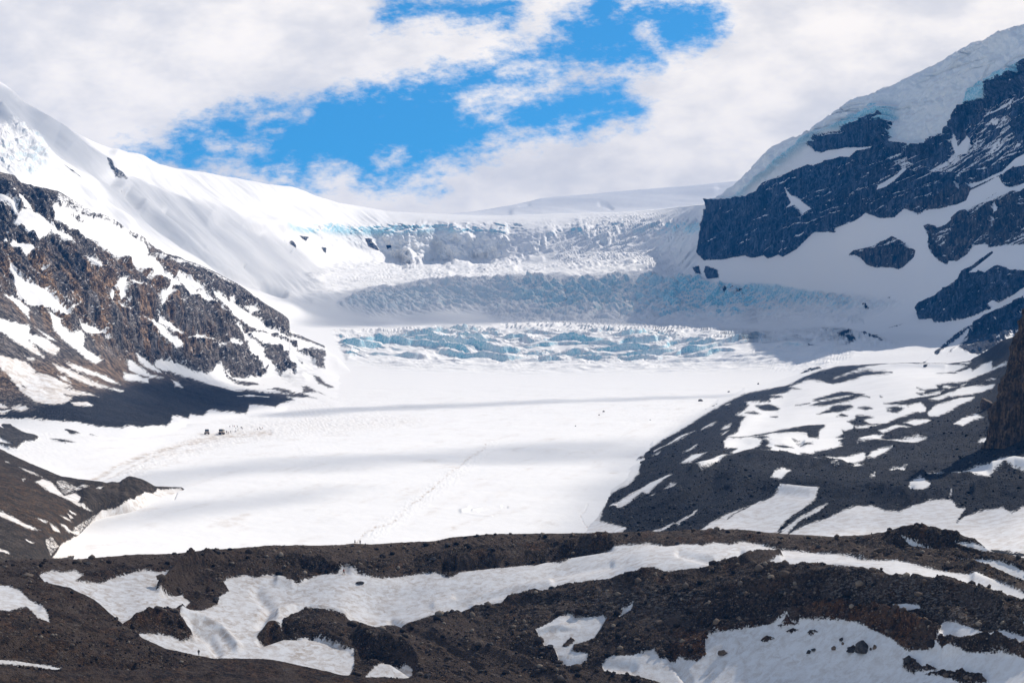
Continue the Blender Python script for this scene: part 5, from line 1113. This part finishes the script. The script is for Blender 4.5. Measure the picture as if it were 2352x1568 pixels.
boulder(1386, 945, 5, 3, MAINZ, 'dark rock in the middle of the glacier, upper of a close pair', group=GG)
boulder(1377, 953, 3.5, 2.5, MAINZ, 'tiny rock in the middle of the glacier, lower of a close pair', group=GG)
boulder(1493, 964, 2.5, 2, MAINZ, 'tiny speck of rock alone below the largest glacier boulder', group=GG)
boulder(1741, 883, 4.5, 3, MAINZ, 'small brown rock on sunlit snow nearest the icefall edge', group=GG)
boulder(1321, 979, 3, 2, MAINZ, 'small rock left of the close pair on the glacier', group=GG)
boulder(2125, 842, 9, 6, MORZ, 'square dark block at the top edge of the right snowfield')
GS = 'rocks poking through the lower right snow patch'
for i_, (qx, qy, ww, hh, lb) in enumerate([(280,1370,22,15,'pointed black boulder standing at the left of the lower right snow patch'), (1240,1350,32,27,'largest dark boulder in the lower right snow patch'),
        (1160,1355,20,9,'low flat slab of rock leaning against the largest snow patch boulder'), (1040,1335,12,9,'small black rock in the lower right snow, left of the largest boulder'), (905,1342,14,7,'flat dark rock, upper of two near the centre of the lower right snow patch'),
        (868,1360,12,8,'dark rock, lower of two near the centre of the lower right snow patch'), (1325,1330,9,10,'small rock just right of the largest boulder in the lower right snow'), (1300,1338,5,6,'tiny dark rock between the largest boulder and its right neighbour'), (1092,1275,9,9,'small rock above the largest boulder in the lower right snow'), (1105,1300,7,6,'tiny rock just under another above the largest snow patch boulder')]):
    vx, vy = P('I', qx, qy)[0]; boulder(vx, vy, ww, hh, FGZ, lb, group=GS, mat=M_stone if i_ % 3 else M_stone2)
boulder(827, 1340, 18, 6, FGZ, 'dirty flat stone on the footprint covered snow slope')
boulder(2265, 938, 27, 28, MORZ, 'round pale boulder at the foot of the rock tower', mat=M_stone2)
boulder(2322, 996, 28, 15, MORZ, 'light grey flat topped boulder below the rock tower', mat=simple_mat('pale_stone', (0.24,0.22,0.23), 0.9, 0.3, 0.8))
boulder(2346, 985, 22, 26, MORZ, 'dark boulder cut by the right edge below the rock tower')
boulder(2339, 1282, 12, 9, FGZ, 'dark rock on the ridge line near the right edge')
boulder(1095, 1231, 9, 6, FGZ, 'dark rock standing on the ridge line against the glacier')
boulder(1173, 1226, 7, 3, FGZ, 'small low stone on the ridge line right of the dark rock')
boulder(999, 1249, 11, 5, FGZ, 'pale topped stone lying just below the ridge line', mat=M_stone2)
boulder(1345, 1264, 12, 7, FGZ, 'black pointed rock on the moraine slope below the ridge line')
boulder(2010, 1275, 12, 8, FGZ, 'brown sunlit boulder beside the upper edge of the curving snow band', mat=M_stone2)

# many stones: the larger ones singly, the gravel as one mass
rg = np.random.RandomState(11)
def scatter(grid, ops_raster, n, box, smin, smax, power):
    gx, gy, gp = grid; h, w_ = gx.shape; out = []
    r = rg.randint(12, h-2, n*3); c = rg.randint(1, w_-1, n*3)
    ok = (gx[r,c] > box[0])&(gx[r,c] < box[2])&(gy[r,c] > box[1])&(gy[r,c] < box[3])
    sv = sample(ops_raster, gx[r,c], gy[r,c]) if ops_raster is not None else np.full(len(r), 9.)
    ok &= sv > 1.0
    r = r[ok][:n]; c = c[ok][:n]
    u = rg.uniform(0, 1, len(r)); s_ = smin*(1-u*(1-(smin/smax)**power))**(-1/power)
    return [(gp[a,b], z_) for a, b, z_ in zip(r, c, s_)]
base_co = []; base_f = []
for k in range(10):
    bm = bmesh.new(); bmesh.ops.create_icosphere(bm, subdivisions=1, radius=1.0)
    co = np.array([v.co[:] for v in bm.verts]); 
    for q in range(5):
        n = rg.normal(size=3); n /= np.linalg.norm(n); d = co@n-rg.uniform(.5, .85); co -= np.where(d > 0, d, 0)[:,None]*n
    co *= rg.uniform(0.6, 1.2, 3)*np.array([1, 1, .75]); base_co.append(co); base_f.append(np.array([[v.index for v in f.verts] for f in bm.faces])); bm.free()
def stones(name, items, mat, label=None):
    vs = []; fs = []; off = 0
    for p, s_ in items:
        k = rg.randint(10); a = rg.uniform(0, 6.28); ca, sa = math.cos(a), math.sin(a)
        c = base_co[k]*s_; c = np.stack([c[:,0]*ca-c[:,1]*sa, c[:,0]*sa+c[:,1]*ca, c[:,2]], -1)+p+np.array([0, 0, s_*0.2])
        vs.append(c); fs.append(base_f[k]+off); off += len(c)
    co = np.concatenate(vs).astype(np.float32); f = np.concatenate(fs).astype(np.int32)
    me = bpy.data.meshes.new(name); me.vertices.add(len(co)); me.vertices.foreach_set('co', co.ravel())
    me.loops.add(f.size); me.loops.foreach_set('vertex_index', f.ravel())
    me.polygons.add(len(f)); me.polygons.foreach_set('loop_start', np.arange(0, f.size, 3, dtype=np.int32)); me.update(calc_edges=True)
    me.materials.append(mat); o = bpy.data.objects.new(name, me); scene.collection.objects.link(o); o['kind'] = 'stuff'; return o
def gravel_mat(name, cols):
    mt = bpy.data.materials.new(name); mt.use_nodes = True; t = NT(mt.node_tree)
    g = t.n('ShaderNodeNewGeometry'); b = t.n('ShaderNodeBsdfPrincipled'); r = t.n('ShaderNodeValToRGB'); t.link(g.outputs['Random Per Island'], r.inputs[0])
    e = r.color_ramp.elements; e[0].color = rgb(*cols[0]); e[0].position = 0; e[1].color = rgb(*cols[-1]); e[1].position = 1
    for i, c in enumerate(cols[1:-1]): q = e.new((i+1)/(len(cols)-1)*0.9); q.color = rgb(*c)
    t.link(r.outputs[0], b.inputs['Base Color']); b.inputs['Roughness'].default_value = 0.9; b.inputs['Specular IOR Level'].default_value = 0.2
    o = t.n('ShaderNodeOutputMaterial'); t.link(b.outputs[0], o.inputs[0]); return mt
fgr = raster(1, FG_OPS); mrr = raster(1, MOR_OPS); flr = raster(1, FGL_OPS)
G1 = gravel_mat('gravel_brown', [(0.012,0.010,0.009), (0.026,0.020,0.017), (0.06,0.044,0.034), (0.13,0.095,0.07), (0.32,0.26,0.20)])
G2 = gravel_mat('gravel_grey', [(0.006,0.007,0.010), (0.012,0.013,0.017), (0.025,0.026,0.031), (0.05,0.048,0.05), (0.18,0.165,0.15)])
stones('gravel', scatter(FGZ, fgr, 15000, (-60,1215,2420,1600), 0.11, 2.0, 1.75)+scatter(FGLZ, flr, 3000, (-60,1300,600,1600), 0.16, 0.8, 2.4), G1)
stones('rubble', scatter(MORZ, mrr, 9000, (1400,830,2420,1260), 0.25, 1.5, 2.5), G2)
big = scatter(FGZ, fgr, 70, (0,1225,2352,1560), 0.9, 1.9, 2.0); protos = [rock_mesh('boulder', 1, 0.9, 0.75, 500+k, M_stone if k % 2 else M_stone2, 2) for k in range(6)]
for p, s_ in big:
    pk = rg.randint(6); o = bpy.data.objects.new('boulder', protos[pk]); scene.collection.objects.link(o); o.location = tuple(p+np.array([0, 0, s_*0.15])); o.scale = (s_, s_, s_*rg.uniform(.6, 1)); o.rotation_euler = (0, 0, rg.uniform(0, 6))
    bx_, by_ = CX+p[0]*F/p[1], HY-p[2]*F/p[1]
    band_ = float(np.interp(bx_, [0, 784, 1234, 1500, 1774, 2134, 2352], [1370, 1380, 1335, 1280, 1275, 1310, 1365]))
    side = 'at the far left' if bx_ < 390 else 'left of centre' if bx_ < 900 else 'in the middle' if bx_ < 1400 else 'right of centre' if bx_ < 1900 else 'at the far right'
    where = 'above the curving snow band' if by_ < band_ else ('just below the curving snow band' if by_ < band_+90 else 'on near rubble along the bottom')
    tagit(o, ('large ' if s_ > 1.25 else 'small ')+('dark grey' if pk % 2 else 'brown')+' boulder '+where+', '+side, 'boulder', 'boulders scattered over the foreground moraine')

# rock tower at the right edge
def tower():
    lev = [(668,2356,2440),(690,2349,2460),(735,2338,2490),(770,2330,2500),(803,2316,2520),(859,2301,2540),(909,2284,2560),(945,2271,2580),(985,2266,2600),(1030,2262,2620)]
    yk = [l[0] for l in lev]; D0 = 800.0; n = 150; m = 170; vs = np.zeros((m, n, 3)); 
    for i in range(m):
        py = np.interp(i/(m-1), [0, 1], [668, 1030]); xl = np.interp(py, yk, [l[1] for l in lev]); xr = np.interp(py, yk, [l[2] for l in lev])
        xl += 14; xr += 30; cx = (xl+xr)/2; r = (xr-xl)/2*D0/F
        for j in range(n):
            a = 2*math.pi*j/n; vs[i, j] = ((cx-CX)/F*D0+math.cos(a)*r, D0+math.sin(a)*r*0.8, (HY-py)/F*D0)
    x, y, z = vs[...,0], vs[...,1], vs[...,2]
    c = np.array([(2430-CX)/F*D0, D0])
    dr = vs[...,:2]-c; L = np.linalg.norm(dr, axis=-1, keepdims=True)+1e-6; dr = dr/L
    f = 3.4*fbm3(x/6, y/6, z/30, 4, 0.6, 401, ridged=True)+1.8*fbm3(x/1.8, y/1.8, z/9, 3, 0.65, 402)+3.0*fbm3(x/12, y/12, z/9, 3, 0.5, 404)+2.5*fbm3(x/16, y/16, z/14, 2, 0.5, 403)
    vs[...,:2] += dr*(f-0.8)[...,None]; vs[0,:,2] += 1
    v = [tuple(q) for q in vs.reshape(-1, 3)]; fc = []
    for i in range(m-1):
        for j in range(n): k = (j+1) % n; fc.append((i*n+j, (i+1)*n+j, (i+1)*n+k, i*n+k))
    fc.append(tuple(range(n))); me = bpy.data.meshes.new('rock_tower'); me.from_pydata(v, [], fc); me.update()
    for p in me.polygons: p.use_smooth = True
    a = me.attributes.new('rock', 'FLOAT', 'POINT'); a.data.foreach_set('value', np.full(len(v), 9.0, np.float32))
    a = me.attributes.new('tint', 'FLOAT', 'POINT'); a.data.foreach_set('value', np.full(len(v), 0.5, np.float32))
    me.materials.append(terrain_mat('tower_rock', 0.22, streaky=0.8, dark=(0.018,0.015,0.012), mid=(0.085,0.066,0.048), lite=(0.30,0.23,0.16), flute=4.0, bump=1.0, speck=0.1, ledgy=0.0))
    o = bpy.data.objects.new('rock_tower', me); scene.collection.objects.link(o)
    tagit(o, 'dark weathered rock tower cut off by the right edge of the picture', 'rock')
tower()

# ---------------------------------------------------------------- people
def skin_mesh(name, verts, edges, root, mat, sub=1):
    me = bpy.data.meshes.new(name+'_src'); me.from_pydata([v[0] for v in verts], edges, []); me.update()
    o = bpy.data.objects.new(name+'_src', me); scene.collection.objects.link(o)
    o.modifiers.new('s', 'SKIN'); 
    for i, v in enumerate(verts):
        r_ = v[1] if isinstance(v[1], tuple) else (v[1], v[1])
        me.skin_vertices[0].data[i].radius = r_; me.skin_vertices[0].data[i].use_root = (i == root)
    if sub: m = o.modifiers.new('u', 'SUBSURF'); m.levels = sub
    dg = bpy.context.evaluated_depsgraph_get(); ev = o.evaluated_get(dg); out = bpy.data.meshes.new_from_object(ev); out.name = name
    bpy.data.objects.remove(o); bpy.data.meshes.remove(me)
    out.materials.clear(); out.materials.append(mat)
    for p in out.polygons: p.use_smooth = True
    return out
M_skin = simple_mat('skin', (0.50,0.33,0.25), 0.6, 0.1, 8)
M_hair = simple_mat('hair', (0.04,0.03,0.025), 0.7, 0.3, 20)
cols = {'black': (0.012,0.013,0.016), 'navy': (0.02,0.03,0.07), 'red': (0.45,0.03,0.03), 'grey': (0.14,0.14,0.15), 'tan': (0.38,0.27,0.16), 'blue': (0.04,0.10,0.30), 'white': (0.7,0.7,0.7), 'brown': (0.10,0.06,0.04), 'green': (0.05,0.09,0.06)}
MC = {k: simple_mat(k+'_cloth', v, 0.85, 0.15, 6) for k, v in cols.items()}
def person_parts(pose):
    """meshes of one figure, 1.75 m, feet at z = 0"""
    if pose == 'stand': hipL, hipR = (-.09,0,.90), (.09,0,.90); kL, kR = (-.11,-.02,.48), (.10,.03,.48); aL, aR = (-.12,.02,.08), (.12,.0,.08); eL, eR = (-.27,.02,1.12), (.27,.02,1.12); hL, hR = (-.25,-.12,.90), (.25,-.10,.90); dzb = 0
    elif pose == 'walk': hipL, hipR = (-.09,0,.90), (.09,0,.90); kL, kR = (-.10,-.20,.50), (.10,.10,.46); aL, aR = (-.11,-.28,.08), (.11,.38,.14); eL, eR = (-.26,.14,1.13), (.26,-.12,1.14); hL, hR = (-.25,.16,.88), (.24,-.30,1.0); dzb = 0
    else: dzb = -.48; hipL, hipR = (-.10,.10,.40), (.10,.10,.40); kL, kR = (-.16,-.28,.50), (.16,-.28,.50); aL, aR = (-.15,-.20,.08), (.15,-.20,.08); eL, eR = (-.24,-.14,.66), (.24,-.14,.66); hL, hR = (-.14,-.34,.56), (.14,-.34,.56)
    up = lambda z: z+dzb
    pel = (0, .0 if dzb == 0 else .12, up(.95)); ch = (0, 0, up(1.28)); nk = (0, -.01, up(1.50)); hd = (0, -.03, up(1.62)); tp = (0, -.02, up(1.71)); sL, sR = (-.19, 0, up(1.42)), (.19, 0, up(1.42))
    toeL = (aL[0], aL[1]-.16, aL[2]-.04); toeR = (aR[0], aR[1]-.16, aR[2]-.04)
    v = [(pel,(.14,.11)),(ch,(.16,.12)),(nk,.058),(hd,(.082,.098)),(tp,.065),(sL,.07),(eL,.045),(hL,.03),(sR,.07),(eR,.045),(hR,.03),(hipL,.09),(kL,.062),(aL,.042),(toeL,.036),(hipR,.09),(kR,.062),(aR,.042),(toeR,.036)]
    e = [(0,1),(1,2),(2,3),(3,4),(1,5),(5,6),(6,7),(1,8),(8,9),(9,10),(0,11),(11,12),(12,13),(13,14),(0,15),(15,16),(16,17),(17,18)]
    for hi, sg in ((7, -1), (10, 1)):
        h = v[hi][0]; palm = len(v); v.append(((h[0], h[1]-.03, h[2]-.07), (.034, .018))); e.append((hi, palm))
        for k in range(5):
            ln = (.05, .075, .085, .078, .06)[k]; dx_ = (-.045, -.022, -.007, .008, .023)[k]*-sg; i0 = len(v)
            if k == 0: v.append(((h[0]+dx_, h[1]-.055, h[2]-.09), .009)); v.append(((h[0]+dx_*1.3, h[1]-.075, h[2]-.115), .008))
            else: v.append(((h[0]+dx_, h[1]-.035, h[2]-.07-ln*.6), .009)); v.append(((h[0]+dx_, h[1]-.055, h[2]-.07-ln), .008))
            e += [(palm, i0), (i0, i0+1)]
    body = skin_mesh('body', v, e, 0, M_skin)
    jv = [((0, pel[1], up(.92)),(.175,.145)),((0,0,up(1.12)),(.175,.14)),(ch,(.19,.15)),((0,0,up(1.46)),(.10,.09)),(sL,.095),(eL,.068),((hL[0],hL[1],hL[2]+.04),.05),(sR,.095),(eR,.068),((hR[0],hR[1],hR[2]+.04),.05)]
    jacket = skin_mesh('jacket', jv, [(0,1),(1,2),(2,3),(2,4),(4,5),(5,6),(2,7),(7,8),(8,9)], 1, MC['black'])
    tv = [((0,pel[1],up(.93)),(.155,.125)),(hipL,.105),(kL,.078),((aL[0],aL[1],aL[2]+.03),.06),(hipR,.105),(kR,.078),((aR[0],aR[1],aR[2]+.03),.06)]
    trousers = skin_mesh('trousers', tv, [(0,1),(1,2),(2,3),(0,4),(4,5),(5,6)], 0, MC['black'])
    hair = skin_mesh('hair', [((0,.015,up(1.64)),(.088,.098)),((0,.01,up(1.72)),(.078,.08))], [(0,1)], 0, M_hair)
    boots = skin_mesh('boots', [(aL,.062),(toeL,.055)], [(0,1)], 0, MC['brown']); boots2 = skin_mesh('boots', [(aR,.062),(toeR,.055)], [(0,1)], 0, MC['brown'])
    return {'body': body, 'jacket': jacket, 'trousers': trousers, 'hair': hair, 'boot': boots, 'boot2': boots2}
POSES = {p: person_parts(p) for p in ('stand', 'walk', 'crouch')}
def person(px, py, grid, pose, jk, tr_, rz, label, group=None, s_=1.0, hat=None, pack=None):
    g = ground_at(px, py, grid)
    root = bpy.data.objects.new('person', None); scene.collection.objects.link(root); root.location = g; root.rotation_euler = (0, 0, rz); root.scale = (s_,)*3
    tagit(root, label, 'person', group)
    for k, me in POSES[pose].items():
        nm = 'boot' if k == 'boot2' else k
        o = bpy.data.objects.new(nm, me); scene.collection.objects.link(o); o.parent = root
        mt = {'jacket': MC[jk], 'trousers': MC[tr_]}.get(k) or (MC[hat] if (k == 'hair' and hat) else None)
        if k == 'hair' and hat: o.name = 'hat'
        if mt: o.material_slots[0].link = 'OBJECT'; o.material_slots[0].material = mt
    if pack:
        bm = bmesh.new(); bmesh.ops.create_cube(bm, size=1); bmesh.ops.scale(bm, vec=(.30,.18,.46), verts=bm.verts); bmesh.ops.bevel(bm, geom=bm.edges, offset=.05, segments=3, affect='EDGES'); bmesh.ops.translate(bm, vec=(0,.22,1.25), verts=bm.verts)
        me = bpy.data.meshes.new('backpack'); bm.to_mesh(me); bm.free(); me.materials.append(MC[pack]); o = bpy.data.objects.new('backpack', me); scene.collection.objects.link(o); o.parent = root
        tagit(o, 'backpack', 'bag') if False else None
    return root
person(814.4, 1251, FGZ, 'stand', 'black', 'black', 1.3, 'person in dark clothes standing on the ridge, left of a pair', s_=1.12)
person(827.7, 1251, FGZ, 'walk', 'black', 'navy', 1.6, 'person in black jacket striding on the ridge, right of a pair', s_=1.12)
person(838.9, 1254, FGZ, 'crouch', 'grey', 'black', 0.6, 'person crouching in grey with a pale hat on the ridge', hat='white')
person(789, 1318, FGZ, 'walk', 'red', 'black', 2.2, 'person in red jacket with tan backpack crossing the snow band', s_=1.1, pack='tan')
person(455.7, 1503, FGLZ, 'stand', 'black', 'black', 0.3, 'lone person in black standing beside snow in the lower left')
q = lambda x, y: ((700+x/5.227)/1.7415, (1650+y/5.227)/1.7415)
PG = 'visitors standing on the glacier by the coaches'
crowd = [(1140,318,'navy','black','stand','person in dark jacket apart at the upper left of the glacier crowd'),(1210,300,'grey','navy','walk','person in grey jacket, farthest up the ice of the glacier crowd'),(1243,318,'red','black','walk','person in red jacket at the back of the glacier crowd'),
 (1268,338,'black','black','stand','person in black just in front of the red jacket visitor'),(1298,308,'grey','grey','stand','person in grey just right of the red jacket visitor'),(1378,333,'black','navy','stand','left person of the dark trio behind the glacier crowd'),
 (1393,333,'black','black','stand','middle person of the dark trio behind the glacier crowd'),(1415,345,'tan','black','walk','tan jacketed person at the right of the dark trio'),(1065,430,'brown','black','stand','person in brown jacket right beside the second coach'),(1080,425,'grey','black','walk','person in grey second from the parked coach'),
 (1118,430,'tan','brown','walk','person in pale tan jacket walking in the front row'),(1160,418,'grey','black','walk','person in grey stepping forward in the middle of the front row'),(1233,415,'brown','black','stand','left person of the close pair in the front row'),(1267,415,'navy','black','stand','right person of the close pair in the front row'),
 (1315,385,'tan','tan','walk','pale figure at the right end of the front row'),(1715,368,'navy','black','stand','person in navy at the left of the far right group'),(1770,345,'grey','brown','stand','grey jacketed person in the far right group'),(1802,352,'brown','black','stand','person in brown in the far right group'),(1822,345,'red','brown','walk','person in red at the right of the far right group')]
for i_, (x_, y_, jk, tr_, ps_, lb) in enumerate(crowd):
    vx, vy = q(x_, y_); person(vx, vy, MAINZ, ps_, jk, tr_, (i_*1.7) % 6.28, lb, PG, 0.98+0.05*((i_*7) % 3))

# ---------------------------------------------------------------- glacier coaches
M_white = simple_mat('coach_cream_paint', (0.60,0.54,0.44), 0.5, 0.1, 2); M_glass = simple_mat('coach_glass', (0.05,0.06,0.08), 0.12, 0.1, 2, 0.6); M_tyre = simple_mat('tyre', (0.015,0.015,0.015), 0.95, 0.2, 4); M_red = simple_mat('coach_red_paint', (0.35,0.05,0.03), 0.5, 0.1, 2); M_rim = simple_mat('rim', (0.3,0.3,0.3), 0.5, 0.1, 4)
def bevel_box(x0, x1, y0, y1, z0, z1, b=0.1, slope=0):
    bm = bmesh.new(); bmesh.ops.create_cube(bm, size=1)
    for v in bm.verts:
        v.co = ((x0+x1)/2+v.co.x*(x1-x0), (y0+y1)/2+v.co.y*(y1-y0), (z0+z1)/2+v.co.z*(z1-z0))
        if slope and v.co.z > (z0+z1)/2: v.co.x *= (1-slope)
    bmesh.ops.bevel(bm, geom=bm.edges, offset=b, segments=2, affect='EDGES'); return bm
def part(name, bm, mat, par):
    me = bpy.data.meshes.new(name); bm.to_mesh(me); bm.free(); me.materials.append(mat); o = bpy.data.objects.new(name, me); scene.collection.objects.link(o); o.parent = par; return o
def coach(px, py, rz, label):
    root = bpy.data.objects.new('glacier_coach', None); scene.collection.objects.link(root); root.location = ground_at(px, py); root.rotation_euler = (0, 0, rz)
    tagit(root, label, 'coach', 'glacier coaches parked on the ice')
    part('body', bevel_box(-1.55, 1.55, -5.6, 5.6, 1.25, 2.35, .12), M_white, root)
    part('stripe', bevel_box(-1.57, 1.57, -5.63, 5.63, 1.45, 1.75, .03), M_red, root)
    part('cabin', bevel_box(-1.5, 1.5, -5.45, 5.45, 2.33, 3.7, .15, .10), M_glass, root)
    part('roof', bevel_box(-1.38, 1.38, -5.4, 5.4, 3.68, 3.95, .1), M_white, root)
    for sx in (-1, 1):
        for k in range(9): part('window_pillar', bevel_box(sx*1.46-.05, sx*1.46+.05, -5.2+k*1.3-.07, -5.2+k*1.3+.07, 2.3, 3.72, .02), M_white, root)
        part('headlight', bevel_box(sx*1.1-.18, sx*1.1+.18, -5.72, -5.6, 1.5, 1.75, .03), M_rim, root)
        for yy in (-3.9, 2.4, 4.2):
            bm = bmesh.new(); bmesh.ops.create_cone(bm, cap_ends=True, segments=28, radius1=.85, radius2=.85, depth=.95, matrix=Matrix.Translation((sx*1.35, yy, .85))@Matrix.Rotation(R(90), 4, 'Y'))
            bmesh.ops.bevel(bm, geom=[e_ for e_ in bm.edges if len(e_.link_faces) == 2 and any(len(f.verts) > 4 for f in e_.link_faces)], offset=.15, segments=2, affect='EDGES')
            wh = part('wheel', bm, M_tyre, root)
            bm = bmesh.new(); bmesh.ops.create_cone(bm, cap_ends=True, segments=20, radius1=.4, radius2=.36, depth=.06, matrix=Matrix.Translation((sx*1.86, yy, .85))@Matrix.Rotation(R(90), 4, 'Y'))
            part('rim', bm, M_rim, wh)
    part('chassis', bevel_box(-.7, .7, -5.2, 5.2, .8, 1.27, .06), M_tyre, root)
    part('front_bumper', bevel_box(-1.4, 1.4, -5.85, -5.6, 1.0, 1.3, .05), M_tyre, root)
    return root
coach(475.5, 997.5, R(12), 'big wheeled coach parked alone on the ice, left of two')
coach(509, 996.5, R(4), 'big wheeled coach beside the visitors on the ice, right of two')
print('things', round(time.time()-T0, 1))

# ---------------------------------------------------------------- air
HAZE = True
if HAZE:
    bm = bmesh.new(); bmesh.ops.create_cube(bm, size=1)
    for v in bm.verts: v.co = (v.co.x*7600, 3850+v.co.y*8500, 600+v.co.z*1462)
    me = bpy.data.meshes.new('haze'); bm.to_mesh(me); bm.free()
    mt = bpy.data.materials.new('air'); mt.use_nodes = True; t = NT(mt.node_tree)
    v = t.n('ShaderNodeVolumePrincipled'); v.inputs['Color'].default_value = (0.0, 0.32, 1.0, 1); v.inputs['Density'].default_value = 0.000068; v.inputs['Anisotropy'].default_value = 0.0
    o_ = t.n('ShaderNodeOutputMaterial'); t.link(v.outputs[0], o_.inputs['Volume']); me.materials.append(mt)
    o = bpy.data.objects.new('haze', me); scene.collection.objects.link(o); o['kind'] = 'stuff'
